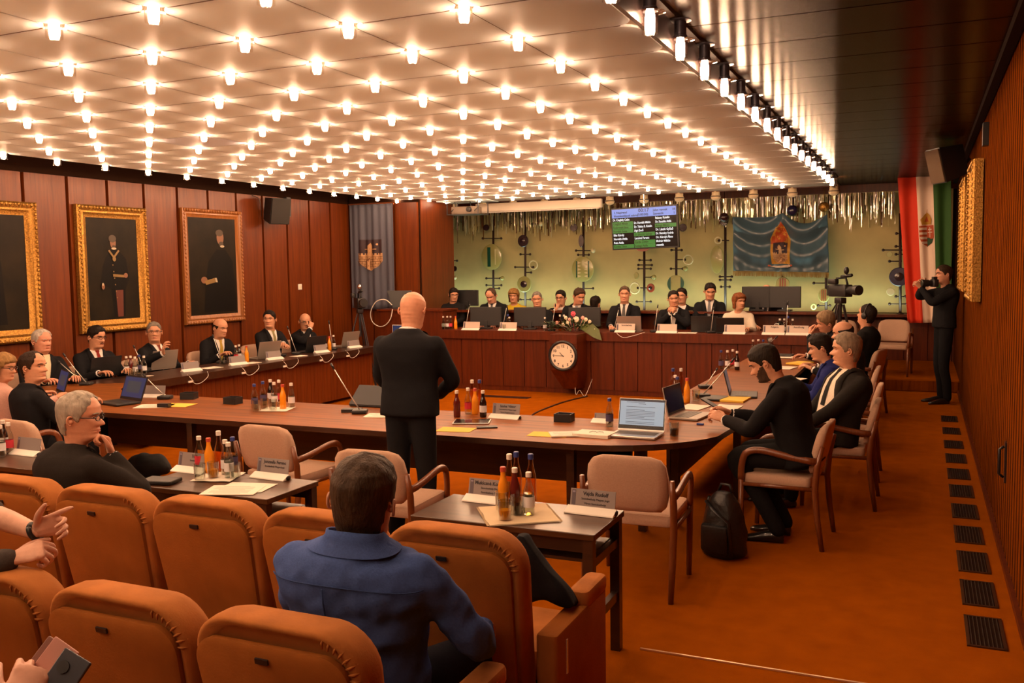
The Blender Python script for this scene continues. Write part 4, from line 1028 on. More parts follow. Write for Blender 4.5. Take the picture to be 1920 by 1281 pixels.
def laptop(px, py, z, rz, label, lid=BLACK, screen='off', w_=.335, tilt=18, at3=None):
    p = at3 or atz(px, py, z); t = thing('laptop', label, 'laptop', (p[0], p[1], z), rz)
    MB().box((0, 0, .010), (w_, .23, .016), bev=.006).build('base', lid, t)
    kb = MB().box((0, .02, .0185), (w_*.86, .11, .0015), mi=0)
    for r in range(4): kb.box((0, -.018+.026*r, .0196), (w_*.84, .020, .001), mi=1)
    kb.build('keyboard', [mat('key_gap', (.05, .045, .04), .5), mat('key_dark', (.11, .095, .08), .5) if lid is not BLACK else BLACK], t)
    d = thing('tmp', None, None); d.name = 'lid'; d.parent = t
    sc_ = MB().box((0, 0, .112), (w_, .008, .222), bev=0).build('lid', lid, t); bpy.data.objects.remove(d)
    sc_.location = (0, .117, .018); sc_.rotation_euler = (radians(-tilt), 0, 0)
    MB().box((0, -.0046, .115), (w_*.985, .0012, .21)).build('bezel', BLACK, sc_)
    m = {'off': mat('screen_off', (.012, .012, .014), .15), 'doc': mat('screen_doc', (.02, .02, .02), .3, emit=(.52, .64, .74), estr=.55), 'blue': mat('screen_blue', (.02, .02, .02), .3, emit=(.02, .05, .16), estr=.5), 'grey': mat('screen_grey', (.02, .02, .02), .3, emit=(.10, .13, .16), estr=.45)}[screen]
    d = MB().box((0, -.0056, .119), (w_*.94, .001, .185)).build('display', m, sc_)
    if screen == 'doc':
        mb = MB(); rr = random.Random(5)
        for k in range(15):
            if k in (2, 4, 12): continue
            ww = w_*(.16 if k == 1 else .62 if k % 5 else .40); mb.box((-.0 if k == 1 else -w_*.03-(w_*.62-ww)/2, -.0064, .196-.0105*k), (ww, .0006, .0028))
        mb.build('document_text', mat('screen_text', (.05, .06, .08), .5), d)
        MB().box((0, -.0063, .209), (w_*.94, .0008, .012)).build('title_bar', mat('screen_bar', (.01, .02, .06), .4), d); MB().box((0, -.0063, .0315), (w_*.94, .0008, .010)).build('task_bar', BLACK, d)
    if screen in ('blue', 'grey'): MB().box((-.0, -.0062, .122), (w_*.62, .0006, .105)).build('window', mat('screen_window_'+screen, (.02, .02, .02), .3, emit=(.09, .11, .13), estr=.35), d)
    return t
def monitor(px, pyb, Y, w_, h_, rz, label, z):
    p = aty(px, pyb, Y); t = thing('monitor', label, 'monitor', (p.x, Y, z), rz)
    MB().box((0, .0, .012), (.20, .16, .02), bev=.008).build('foot', BLACK, t); MB().box((0, .02, .07), (.05, .03, .12)).build('neck', BLACK, t)
    s_ = MB().rbox((0, 0, .05+h_/2), (w_, .035, h_), .012).build('case', BLACK, t); MB().box((0, -.0185, .05+h_/2), (w_*.94, .002, h_*.9)).build('screen', mat('screen_off', (.012, .012, .014), .15), t)
    return t
def mic(base, top, z, label, Y=None, X=None):
    b = atz(*base, z) if Y is None and X is None else (aty(*base, Y) if Y is not None else atx(*base, X)); b.z = z
    d = pix(*top); # tip: keep it over the table, in the plane facing the camera through the base
    n = Vector((fw.x, fw.y, 0)).normalized(); tt = (b-CAM_POS).dot(n)/d.dot(n); tp = CAM_POS + d*tt
    t = thing('microphone', label, 'microphone', b); v = tp-b
    MB().rbox((0, 0, .016), (.11, .12, .030), .012, atan2(v.y, v.x)-pi/2).build('base', BLACK, t, smooth=True)
    s_ = v*.10 + Vector((0, 0, .03))*.6
    MB().tube([s_*.2+Vector((0, 0, .02)), v*.5 + Vector((0, 0, .008)), v], [.0055, .0042, .0042], n=8).build('gooseneck', STEEL, t, smooth='all')
    MB().tube([v*.97, v*1.10], [.0095, .0095], n=8).build('capsule', BLACK, t, smooth='all')
    return t
def cable(name, label, pts, r, m, sub=5):
    t = MB().tube(smooth_path(pts, sub), r, n=6).build(name, m, smooth='all'); return tag(t, label, 'cable')
T7 = .702
# small table before the end seat
p = atz(970, 965, T7)
def napkin(px, py, z, s_, rz, label):
    p = atz(px, py, z); mb = MB(); n = 8; rr = random.Random(int(px))
    for i in range(n+1):
        for j in range(n+1): mb.v.append(Vector(((i/n-.5)*s_+(rr.random()-.5)*.006, (j/n-.5)*s_+(rr.random()-.5)*.006, .0025+.003*rr.random())))
    for i in range(n):
        for j in range(n): a = i*(n+1)+j; mb.f.append((a, a+1, a+n+2, a+n+1)); mb.m.append(0)
    if s_ > .25:
        for k in range(60):
            x = (k/59-.5)*s_
            for sy in (-1, 1): mb.box((x, sy*(s_/2+.006), .002), (.002, .012, .001)); mb.box((sy*(s_/2+.006), x, .002), (.012, .002, .001))
    o = mb.build('napkin', mat('linen', (.66, .52, .33), .9, bump=.2, bscale=400) if s_ > .25 else PAPER, smooth=False); o.location = (p.x, p.y, z); o.rotation_euler = (0, 0, rz); return tag(o, label, 'napkin')
napkin(972, 965, T7, .34, .60, 'fringed cream linen napkin on the side table by the end seat')
W_ = 'on the side table by the end velvet seat'; G_ = 'bottles and glasses on the side table by the end seat'
cluster(W_, G_, T7+.004, [('juice', 944, 953), ('red', 966, 955), ('amberw', 956, 940), ('amber', 969, 935), ('amber', 996, 940), ('water', 992, 965)], [(941, 957, None), (970, 965, 'cola'), (947, 975, 'juice')])
plate(1110, 962, T7, -.05, 'name plate facing the end velvet seat, by the empty pink armchair', 'Vajda Rudolf', 'Szombathely Megyei Jogú', 'Város Szombathelyi', sc=1.0)
plate(915, 940, T7, -.05, 'name plate half hidden behind the orange juice on the side table', 'Mukicsné Kozár M', 'Szombathely Megyei', 'Szombathely Polgár', sc=1.0)
# small table to the left
W_ = 'on the side table right of the grey-haired man'; G_ = 'bottles and glasses on the left side table'
cluster(W_, G_, T7+.004, [('pink', 375, 882), ('juice', 393, 886), ('amberw', 412, 884), ('water', 424, 890), ('blue', 438, 884), ('water', 430, 896)], [(375, 900), (400, 896, 'juice'), (441, 898)])
napkin(410, 895, T7, .24, .3, 'white paper napkin under the bottles on the left side table')
sheet('paper', 'printed white sheets lying on the side table right of the grey-haired man', 'paper', 437, 920, T7, .30, .21, .35, PAPER, .004, None, 9)
sheet('paper', 'white sheet sticking out under the printed sheets on the left side table', 'paper', 462, 914, T7-.0, .28, .20, .2, PAPER, .002)
plate(510, 896, T7, -.05, 'name plate in front of the armchair left of the standing man', 'Jonzsalla Ferenc', 'Szombathely Megyei Jogú')
plate(360, 884, T7, -.05, 'name plate half hidden behind bottles on the left side table', 'Tóth', 'Szombathely')
p = atz(302, 905, T7); t = MB().rbox((0, 0, .012), (.20, .13, .022), .01).build('tablet_case', BLACK); t.location = (p.x, p.y, T7); t.rotation_euler = (0, 0, .2); tag(t, 'flat black leather case on the left side table', 'case')
# small table at the left edge
W_ = 'on the side table at the left edge'; G_ = 'bottles on the side table at the left edge'
cluster(W_, G_, T7+.004, [('pink', 18, 850), ('cola', 8, 845), ('water', 3, 856)])
plate(52, 852, T7, -.05, 'name plate on the side table at the left edge', None)
# front council table
Z = TZ+.001
W_ = 'on the long table right of the standing man'; G_ = 'bottles right of the standing man'
cluster(W_, G_, Z, [('red', 857, 782), ('pink', 878, 776), ('juice', 891, 777), ('cola', 906, 782), ('amberw', 886, 768), ('amber', 900, 768)])
p = atz(885, 792, Z); t = thing('tablet', 'dark tablet lying on the table right of the standing man', 'tablet', (p.x, p.y, Z), .35); MB().rbox((0, 0, .005), (.28, .20, .009), .006).build('case', SILVER, t); MB().box((0, 0, .0102), (.26, .18, .001)).build('screen', mat('screen_off', (.012, .012, .014), .15), t)
plate(948, 784, Z, -.05, 'name plate on the long table right of the standing man', 'Szuhai Viktor', 'Szombathely Megyei Jogú', 'Város Polgármestere')
def cbox(px, py, label, rz=0, z=Z):
    p = atz(px, py, z); t = thing('table_socket', label, 'cable box', (p.x, p.y, z), rz)
    MB().box((0, .05, .03), (.13, .006, .06)).box((0, -.05, .03), (.13, .006, .06)).box((-.062, 0, .03), (.006, .10, .06)).box((.062, 0, .03), (.006, .10, .06)).build('housing', BLACK, t); MB().box((0, 0, .006), (.12, .095, .01)).build('insert', DARKM, t); return t
cbox(1058, 790, 'open black cable box on the long table left of the white laptop')
cbox(437, 757, 'open black cable box on the long table left of the bottles')
cbox(355, 748, 'black cable box beside the yellow sheet at the left end of the table', .3)
sheet('phone', 'black smartphone lying on the long table below the name plate', 'phone', 913, 802, Z, .15, .075, .5, BLACK, .009)
sheet('paper', 'yellow sheet beneath the tablet beside the standing man', 'paper', 855, 806, Z, .26, .18, .15, YPAPER, .002)
sheet('paper', 'yellow sheet under the white papers left of the bright laptop', 'paper', 1030, 815, Z, .28, .18, .1, YPAPER, .002)
sheet('paper', 'white folded papers left of the bright laptop', 'paper', 1062, 815, Z+.003, .23, .18, .5, PAPER, .008, None, 6)
sheet('paper', 'stack of white papers touching the bright laptop', 'paper', 1115, 817, Z, .26, .18, -.05, PAPER, .022)
p = atz(1118, 812, Z+.023); t = MB().tube([(-.05, 0, .002), (-.04, .03, .004), (-.01, .03, .004), (0, 0, .004), (.01, .03, .004), (.04, .03, .004), (.05, 0, .002)], .0018, n=5).build('reading_glasses', SPEC); t.location = p; tag(t, 'thin reading glasses lying on the stack of papers', 'glasses')
sheet('paper', 'white sheets on the table left of the standing man', 'paper', 716, 780, Z, .26, .20, .3, PAPER, .006, None, 7)
laptop(1192, 818, Z, -.02, 'bright open laptop showing a white document on the long table', SILVER, 'doc', .335, 14)
p = atz(1128, 795, Z); plate(1128, 792, Z, -.05, 'name plate hidden behind the bright laptop', None, sc=.5)
bottle('blue', atz(1143, 800, Z).x, atz(1143, 800, Z).y, Z, 'just left of the bright laptop', 'bottle by the laptop')
tumbler(atz(1264, 818, Z).x, atz(1264, 818, Z).y, Z, 'right of the bright laptop', 'glass by the laptop', 'cola')
laptop(1296, 782, Z, 1.45, 'dark laptop opened towards the bearded man with the phone', GREYC, 'off', .36, 12)
p = atz(1345, 782, Z); t = MB().box((0, 0, .007), (.05, .018, .012)).build('blue_marker', mat('blue_plastic', (.02, .05, .25), .4)); t.location = atz(1313, 797, Z); tag(t, 'short blue marker beside the dark laptop', 'marker')
W_ = 'on the long table, left of the standing man'; G_ = 'bottles left of the standing man'
napkin(520, 768, Z, .24, .3, 'white paper under the bottles left of the standing man')
cluster(W_, G_, Z+.002, [('blue', 478, 766), ('blue', 494, 760), ('water', 515, 762), ('pink', 524, 757), ('juice', 531, 767), ('water', 547, 764), ('cola', 508, 756)], [(481, 772), (497, 768), (512, 770)])
mic((675, 775), (625, 690), Z, 'gooseneck microphone just left of the standing man'); 
sheet('remote_control', 'black remote unit at the far edge, left of the standing man', 'device', 660, 772, Z, .16, .10, .4, BLACK, .025)
laptop(700, 760, Z, pi, 'laptop nearly closed behind the standing man', BLACK, 'off', .34, -50)
# left end of the front table
laptop(222, 757, Z, -.25, 'dark laptop with a dim blue screen at the left end of the table', BLACK, 'blue', .36, 20)
laptop(88, 742, Z, -.5, 'laptop with a bright blue screen before the man in profile', BLACK, 'blue', .34, 16)
sheet('paper', 'white sheets right of the dim blue laptop', 'paper', 290, 762, Z, .30, .21, .45, PAPER, .004, None, 6)
sheet('paper', 'yellow sheet at the left end of the long table', 'paper', 330, 760, Z+.001, .30, .20, .2, YPAPER, .003)
sheet('computer_mouse', 'black computer mouse on the papers at the left end', 'mouse', 308, 763, Z+.005, .10, .06, .3, BLACK, .03)
mic((310, 748), (272, 706), Z, 'microphone leaning left behind the dim blue laptop')
plate(288, 745, Z, .2, 'name plate behind the dim blue laptop', None)
mic((162, 722), (122, 668), Z, 'long microphone between the white-haired man and the moustached man')
mic((150, 716), (112, 680), Z, 'short microphone in front of the white-haired man')
tumbler(atz(140, 715, Z).x, atz(140, 715, Z).y, Z, 'before the white-haired man', 'glass before the white-haired man')
# left table
laptop(186, 706, Z, -pi/2-.2, 'black laptop seen from behind before the moustached man', BLACK, 'off', .36, 16)
laptop(296, 692, Z, -pi/2-.2, 'silver laptop seen from behind before the grey man with raised hand', GREYC, 'off', .34, 16)
laptop(492, 672, Z, -pi/2-.2, 'silver laptop seen from behind before the dark-haired man with folded hands', GREYC, 'off', .36, 16)
laptop(580, 660, Z, -pi/2-.2, 'black laptop seen from behind before the man resting his chin', BLACK, 'off', .36, 16)
laptop(645, 650, Z, -pi/2-.2, 'grey laptop at the far end of the left table', GREYC, 'off', .34, 16)
W_ = 'on the left table before the hand-raising man'; G_ = 'bottles on the near half of the left table'
cluster(W_, G_, Z, [('water', 238, 702), ('red', 246, 701), ('water', 254, 703), ('blue', 262, 699), ('water', 271, 701)], [(248, 707), (262, 708)])
W_ = 'on the left table before the yellow-tied man'; G_ = 'bottles in the middle of the left table'
cluster(W_, G_, Z, [('pink', 443, 678), ('cola', 449, 676), ('juice', 463, 679)], [(417, 684), (431, 683)])
W_ = 'at the far end of the left table'; G_ = 'bottles at the far end of the left table'
cluster(W_, G_, Z, [('cola', 610, 656), ('juice', 618, 658), ('water', 626, 655)], [(603, 657)])
for i, (px, py, d) in enumerate([(358, 696, 'before the empty chair at the left table'), (446, 684, 'beside the juice of the balding man'), (514, 674, 'before the man with folded hands'), (602, 661, 'before the man resting his chin'), (664, 652, 'at the far corner of the left table')]):
    plate(px, py, Z, pi/2-.25, 'name plate ' + d, None)
for i, (b, tpt, d) in enumerate([((272, 697), (252, 652), 'before the grey man with raised hand'), ((416, 681), (400, 632), 'before the balding man with the yellow tie'), ((556, 664), (540, 616), 'between the two men with hands together and at chin'), ((624, 656), (617, 606), 'at the far end of the left table'), ((528, 668), (510, 640), 'before the man with folded hands')]):
    mic(b, tpt, Z, 'microphone ' + d)
for i, (px, py, sx, d) in enumerate([(395, 690, .30, 'before the balding man with the yellow tie'), (470, 681, .28, 'beside the silver laptop on the left table'), (560, 668, .26, 'beside the black laptop of the man resting his chin'), (280, 705, .10, 'at the edge below the silver laptop')]):
    sheet('paper', 'white sheet on the left table ' + d, 'paper', px, py, Z, sx*.8, sx*.6, 1.4, PAPER, .003)
for i, px in enumerate([318, 395, 465, 530, 580]):
    y = [8.05, 8.95, 9.75, 10.55, 11.2][i]; t = MB().box((-7.572, y, .668), (.012, .07, .022)).build('cable_clip', WHITE); tag(t, 'small white cable clip on the left table edge, %s from the near end' % label_num(i), 'clip')
    cable('cable', 'thin white cable drooping from the left table edge, %s from the near end' % label_num(i), [(-7.60, y-.02, .75), (-7.56, y, .70), (-7.56, y+.05, .64), (-7.55, y+.14, .64), (-7.555, y+.26, .70), (-7.60, y+.3, .75)], .003, WHITE)
# right table
W_ = 'on the right table behind the dark laptop'; G_ = 'bottles behind the dark laptop'
cluster(W_, G_, Z, [('amber', 1262, 742), ('amberw', 1277, 742), ('juice', 1288, 755), ('blue', 1270, 752), ('pink', 1266, 748)], [(1305, 752)])
W_ = 'on the right table beyond the bearded man'; G_ = 'bottles beyond the bearded man'
cluster(W_, G_, Z, [('blue', 1352, 692), ('water', 1364, 692), ('pink', 1374, 690), ('cola', 1382, 694)])
W_ = 'at the far end of the right table'; G_ = 'bottles at the far end of the right table'
cluster(W_, G_, Z, [('water', 1412, 668), ('pink', 1422, 667), ('blue', 1431, 668)])
laptop(1395, 742, Z, pi/2+.15, 'open laptop with a grey screen beyond the bearded man', BLACK, 'grey', .36, 14)
laptop(1468, 668, Z, pi/2, 'laptop at the far end of the right table', BLACK, 'off', .34, 14)
mic((1318, 745), (1372, 678), Z, 'longer microphone rod beside the juice bottle on the right table'); mic((1322, 728), (1343, 694), Z, 'shorter microphone rod beside the juice bottle on the right table')
mic((1415, 668), (1454, 634), Z, 'microphone rod at the far end of the right table')
for i, (px, py, sx, sy, rz, m, lb) in enumerate([(1380, 750, .30, .20, 1.5, YPAPER, 'yellow folder at the elbow of the bearded man'), (1300, 764, .28, .2, 1.4, PAPER, 'white sheets under the microphones on the right table'), (1362, 765, .3, .2, 1.5, PAPER, 'white sheet under the yellow folder'), (1470, 690, .3, .22, 1.4, PAPER, 'white papers before the bald man on the right'), (1500, 682, .3, .2, 1.2, YPAPER, 'yellow sheet before the bald man on the right'), (1440, 706, .28, .2, 1.6, PAPER, 'white papers before the woman in blue'), (1485, 712, .3, .2, 1.3, PAPER, 'sheet the woman in blue is writing on'), (1475, 670, .25, .18, 1.5, PAPER, 'white sheet near the far end of the right table')]):
    sheet('paper', lb, 'paper', px, py, Z+.001*i, sx, sy, rz, m, .004 if m is PAPER else .015)
sheet('tablet', 'black tablet between the microphones and the yellow folder', 'tablet', 1340, 747, Z+.008, .24, .17, 1.4, BLACK, .010)
cbox(1425, 690, 'black cable box on the right table before the woman in blue', pi/2)
# presidium bench
BZ = .934
def bx(px, Y=13.25): return aty(px, 620, Y).x
for px, Y, w_, h_, d in [(911, 13.40, .52, .30, 'before the balding man looking down'), (994, 13.40, .52, .30, 'before the man with cropped grey hair'), (1096, 13.40, .50, .30, 'behind the flowers')]:
    monitor(px, 600, Y, w_, h_, pi+.2, 'black monitor seen from behind ' + d, BZ)
monitor(877, 570, 14.55, .42, .28, pi, 'small black monitor beside the woman in black', 1.20); monitor(1420, 575, 14.35, .46, .32, pi+.1, 'black monitor left of the bald man in the back row', 1.20); monitor(1472, 575, 14.30, .46, .32, pi-.05, 'black monitor right of the bald man in the back row', 1.20)
t = thing('back_desk', 'low dark desk behind the bench carrying the rear monitors', 'desk', (-4.4, 14.42, .18)); MB().box((0, 0, .99), (6.2, .32, .035)).build('desktop', WOOD_D, t); MB().box((0, .1, .48), (6.1, .03, .96)).build('panel', WOOD_D, t)
laptop(0, 0, BZ, pi+.15, 'silver laptop seen from behind before the man with the grey tie', GREYC, 'off', .36, 14, at3=(bx(1180), 13.30)); laptop(0, 0, BZ, pi+.1, 'black laptop seen from behind before the dark-haired man', BLACK, 'off', .38, 10, at3=(bx(1322, 13.4), 13.42)); laptop(0, 0, BZ, pi+.1, 'black laptop seen from behind before the red-haired woman', BLACK, 'off', .38, 20, at3=(bx(1370), 13.28))
for px, d in [(883, 'at the left end of the bench'), (952, 'between the two left monitors'), (1172, 'before the silver laptop on the bench'), (1250, 'before the man with clasped hands'), (1377, 'before the red-haired woman'), (1450, 'second from the right end of the bench'), (1495, 'at the right end of the bench')]:
    p = aty(px, 620, 13.07); t = plate(px, 620, BZ, 0.0, 'name plate ' + d, {1172: 'Szombathely', 1495: 'Rendőrség', 1450: 'Polgárm.'}.get(px), None, None, None, 1.22); t.location = (p.x, 13.08, BZ)
    for c in t.children:
        if c.name.startswith('card'): c.data = c.data.copy(); c.data.materials[0] = mat('plate_card_pale', (.60, .48, .40), .5)
for px, top, d in [(873, (880, 574), 'left of the first bench monitor'), (942, (950, 576), 'between the two left bench monitors'), (1034, (1041, 574), 'right of the second bench monitor'), (1151, (1160, 580), 'left of the silver laptop on the bench'), (1227, (1233, 576), 'right of the silver laptop on the bench'), (1258, (1259, 588), 'before the man with clasped hands on the bench'), (1333, (1338, 580), 'before the dark laptop on the bench'), (1474, (1477, 570), 'near the right end of the bench')]:
    p = aty(px, 614, 13.2); mic((px, 614), top, BZ, 'microphone ' + d, Y=13.2)
def bench_cluster(where, group, items, Y=13.18):
    for k, px in items:
        x = bx(px, Y); (bottle(k, x, Y+random.uniform(-.05, .05), BZ, where, group) if k != 'glass' else tumbler(x, Y-.08, BZ, where, group))
bench_cluster('at the left end of the bench', 'bottles at the left end of the bench', [('water', 833), ('water', 839), ('pink', 844), ('juice', 852), ('glass', 836)])
bench_cluster('between the left bench monitors', 'bottles between the left monitors', [('amber', 953), ('water', 957), ('glass', 950)])
bench_cluster('before the second bench monitor', 'bottle before the second monitor', [('water', 1024)])
bench_cluster('left of the flowers on the bench', 'bottles left of the flowers', [('amberw', 1049), ('amberw', 1056), ('water', 1060), ('glass', 1038)])
bench_cluster('at the right end of the bench', 'bottles and glasses at the right end of the bench', [('water', 1462), ('water', 1470), ('amber', 1478), ('water', 1487), ('glass', 1466), ('glass', 1482), ('glass', 1505)], 13.3)
sheet('paper', 'white sheet on the bench before the dark-haired man', 'paper', 1290, 622, BZ, .3, .2, .1, PAPER, .004).location = (bx(1290), 13.14, BZ)
cable('cable', 'thin pale cable hanging over the bench front rail', [(bx(1165), 13.05, .94), (bx(1168), 12.965, .92), (bx(1180), 12.965, .865), (bx(1200), 12.965, .90), (bx(1212), 12.968, .93), (bx(1216), 13.05, .94)], .004, WHITE)
cable('cable', 'white cables dangling to the floor below the clock', [(-4.62, 12.9, .20), (-4.67, 12.80, .14), (-4.63, 12.72, .03), (-4.57, 12.70, .10), (-4.50, 12.72, .012), (-4.47, 12.85, .14), (-4.46, 12.95, .24)], .0035, WHITE)
cable('cable', 'dark cable snaking across the carpet towards the clock', [(-4.47, 12.75, .008), (-4.6, 12.0, .008), (-4.55, 10.8, .008), (-4.05, 10.2, .008), (-3.6, 9.6, .008), (-3.6, 9.0, .008), (-3.3, 8.4, .008)], .012, DARKWOOD)
t = MB().box((-5.6, 12.35, .004), (.75, .16, .008)).build('floor_hatch', DARKWOOD); tag(t, 'flat dark cable hatch in the carpet before the bench', 'hatch')
# flower arrangement
FL = thing('flower_arrangement', 'flower arrangement of white blooms and one pink bloom above the clock', 'flowers', (-4.80, 13.08, BZ))
mb = MB(); rr = random.Random(11)
for k in range(150):
    a = rr.uniform(0, 2*pi); r = rr.uniform(.05, .36); b = Vector((r*cos(a)*1.15, r*sin(a)*.40, rr.uniform(.02, .13)*(1-.3*r))); d = Vector((cos(a), sin(a)*.6, rr.uniform(-.2, .6))).normalized(); l = rr.uniform(.07, .14); wv = d.cross(Vector((0, 0, 1))).normalized()*l*.16
    mb.add([b, b+d*l*.5+wv+Vector((0, 0, .01)), b+d*l, b+d*l*.5-wv+Vector((0, 0, .01))], [(0, 1, 2, 3)])
GREEN = mat('leaf_green', (.045, .085, .018), .5, noise=.4, nscale=25)
mb.build('foliage', GREEN, FL); lf = MB()
P_ = [Vector(q) for q in ((.12, -.02, .08), (.28, -.10, .07), (.42, -.14, -.02), (.50, -.16, -.11))]
for i in range(3):
    w0, w1 = [.03, .085, .07, .0][i], [.03, .085, .07, .004][i+1]; u = Vector((.5, .1, .75)).normalized()
    lf.add([P_[i]+u*w0, P_[i+1]+u*w1, P_[i+1]-u*w1, P_[i]-u*w0], [(0, 1, 2, 3)])
lf.build('broad_leaf', mat('leaf_olive', (.10, .13, .03), .4), FL)
FW = mat('bloom_white', (.82, .74, .55), .7); FP = mat('bloom_pink', (.70, .10, .16), .7); FPP = mat('bloom_blush', (.75, .40, .33), .7)
for k, (x, z, r, m) in enumerate([(.02, .27, .045, FP), (.09, .19, .052, FW), (-.10, .21, .032, FW), (-.05, .14, .030, FW), (-.12, .11, .030, FW), (.24, .19, .034, FW), (.30, .16, .030, FW), (.17, .21, .034, FPP), (-.02, .19, .028, FPP), (.38, .05, .028, FW), (-.22, .14, .028, FPP)]):
    fb = MB(); c = Vector((x, -.10 if z < .2 else -.04, z))
    for ring_, n_, rr_, tip in ((0, 7, 1.0, .2), (1, 5, .65, .6)):
        for q in range(n_):
            a = 2*pi*q/n_+ring_*.4; d = Vector((cos(a), -.3-tip*.6, sin(a))).normalized(); fb.ball(c + d*r*.55*rr_, (r*.42*rr_, r*.30, r*.42*rr_), 7, 5)
    fb.ball(c + Vector((0, -r*.4, 0)), r*.35, 7, 5); fb.tube([c, Vector((x*.5, 0, .02))], .004, n=5)
    fb.build('bloom', m, FL, smooth='all')
# things on and beside the side desk
p = aty(748, 560, 13.45); t = thing('monitor', 'black monitor tilted on the side desk left of the bald speaker', 'monitor', (p.x, 13.42, 1.25), .3)
MB().prism([(-.20, .06, .30), (.22, .06, .30), (.15, .02, .02), (-.10, .02, .02)], (0, .03, 0)).build('case', BLACK, t); MB().box((.02, .04, .012), (.2, .2, .024)).build('foot', BLACK, t)
p = aty(752, 610, 13.1); t = thing('small_display', 'small framed display standing left of the bald speaker', 'display', (p.x, 13.08, .80)); MB().box((0, 0, .10), (.30, .02, .2)).build('frame', WHITE, t); MB().box((0, -.011, .10), (.28, .003, .18)).build('screen', mat('screen_blue', (.02, .02, .02), .3), t); MB().box((0, .05, -.02), (.30, .14, .03)).build('stand', BLACK, t)
t = MB().box((-7.55, 13.02, .39), (.7, .18, .78)).build('low_cabinet', WOOD_D); tag(t, 'low wooden cabinet below the framed display, before the side desk', 'cabinet')
pts = [aty(x, y, 13.12) for x, y in ((735, 572), (722, 562), (705, 566), (695, 585), (698, 603), (710, 612), (722, 610), (732, 598), (736, 580))]
cable('cable', 'thick white cable looped over the front of the side desk', pts, .008, WHITE)
# ------------------------------------------------------------------ things on walls and ceiling
PDARK = mat('painting_ground', (.016, .010, .004), .5, spec=.15, noise=.6, nscale=4, col2=(.007, .0045, .002)); PSKIN = mat('painted_skin', (.20, .085, .04), .5); PBLK = mat('painted_black', (.003, .002, .0018), .5, spec=.15); PGOLD = mat('painted_gold', (.22, .13, .035), .45); PWHT = mat('painted_white', (.45, .38, .27), .45); PRED = mat('painted_red', (.10, .018, .008), .45); PHAIR = mat('painted_hair', (.05, .03, .015), .5)
GOLDW = wood('gilt_wood', (.34, .13, .03), (.20, .065, .014), .35, 'Z', 2)
def ell(cx, cz, rx, rz_, n=20, a=0): return [(cx + rx*cos(2*pi*k/n)*cos(a) - rz_*sin(2*pi*k/n)*sin(a), cz + rx*cos(2*pi*k/n)*sin(a) + rz_*sin(2*pi*k/n)*cos(a)) for k in range(n)]
def painting(label, y0, y1, z0, z1, X, sgn, fwd, figure, ornate=True, depth=.07, fm=None):
    """hung on a side wall; sgn=+1: faces +x.  local x runs along the wall to the viewer's right"""
    t = thing('painting', label, 'painting', (X, (y0+y1)/2, (z0+z1)/2), 0); W2, H2 = (y1-y0)/2, (z1-z0)/2
    B = Matrix(((0, 0, sgn), (sgn, 0, 0), (0, 1, 0)))     # (u, v, n) -> room
    tl_ = Matrix.Rotation(radians(0), 3, 'Y')
    V = lambda u, v, n: B @ Vector((u, v, n))
    fr = MB(); prof = [(0, 0), (0, depth*.75), (fwd*.16, depth), (fwd*.34, depth*.80), (fwd*.46, depth*.60), (fwd*.62, depth*.72), (fwd*.80, depth*.45), (fwd, depth*.30), (fwd, 0)]
    rings = []
    for a, b in ((-1, -1), (1, -1), (1, 1), (-1, 1), (-1, -1)): rings.append([V(a*(W2-i), b*(H2-i), n) for i, n in prof])
    fr.loft(rings, 0, False, True)
    f = fr.build('frame', fm or GOLD, t, smooth=True)
    if ornate:
        ob = MB(); rr = random.Random(int(y0*100))
        for side in range(4):
            L = (W2 if side % 2 == 0 else H2); n_ = int(2*L/.052)
            for k in range(n_):
                u = -L + (k+.5)*2*L/n_
                for off, r in ((fwd*.20, .022), ):
                    q = [(u, -H2+off), (W2-off, u), (u, H2-off), (-W2+off, u)][side]
                    dirv = (.5, .9) if (k % 2) else (.9, .5); rx, ry = (r*dirv[0], r*dirv[1])
                    ob.ball(V(q[0], q[1], depth*.92), (.014, r*.8, r*1.05), 7, 5)
        ob.build('ornament', fm or GOLD, f, smooth='all')
    cv = MB(); cv.add([V(-W2+fwd, -H2+fwd, depth*.25), V(W2-fwd, -H2+fwd, depth*.25), V(W2-fwd, H2-fwd, depth*.25), V(-W2+fwd, H2-fwd, depth*.25)], [(0, 1, 2, 3)], 0)
    ml = [PDARK, PSKIN, PBLK, PGOLD, PWHT, PRED, PHAIR]
    for i, (mi, pts) in enumerate(figure): cv.add([V(u*(W2-fwd), v*(H2-fwd), depth*.25+.0012*(i+1)) for u, v in pts], [tuple(range(len(pts)))], mi)
    cv.build('canvas', ml, t)
    return t
fig2 = [(2, [(-.30, .22), (-.05, .38), (.25, .36), (.52, .2), (.62, -.2), (.45, -.4), (.40, -.95), (-.05, -.95), (-.12, -.4), (-.42, -.30), (-.52, -.25), (-.42, .05)]), (5, [(.05, -.42), (.35, -.42), (.32, -.95), (.10, -.95)]), (1, ell(.02, .52, .115, .11)), (6, ell(.0, .60, .15, .075)), (6, ell(.04, .445, .07, .03)), (4, ell(.04, .405, .10, .022)), (3, [(-.20, .36), (.02, .20), (.26, .36), (.20, .38), (.02, .26), (-.14, .38)]), (3, ell(.03, .20, .07, .05)), (3, [(-.05, -.10), (.40, -.12), (.40, -.17), (-.05, -.15)]), (1, ell(.46, -.13, .08, .05)), (1, ell(-.46, -.34, .06, .06)), (4, ell(-.47, -.30, .035, .03))] + [(3, ell(-.05+.02*k, .08-.13*k, .022, .014)) for k in range(6)]
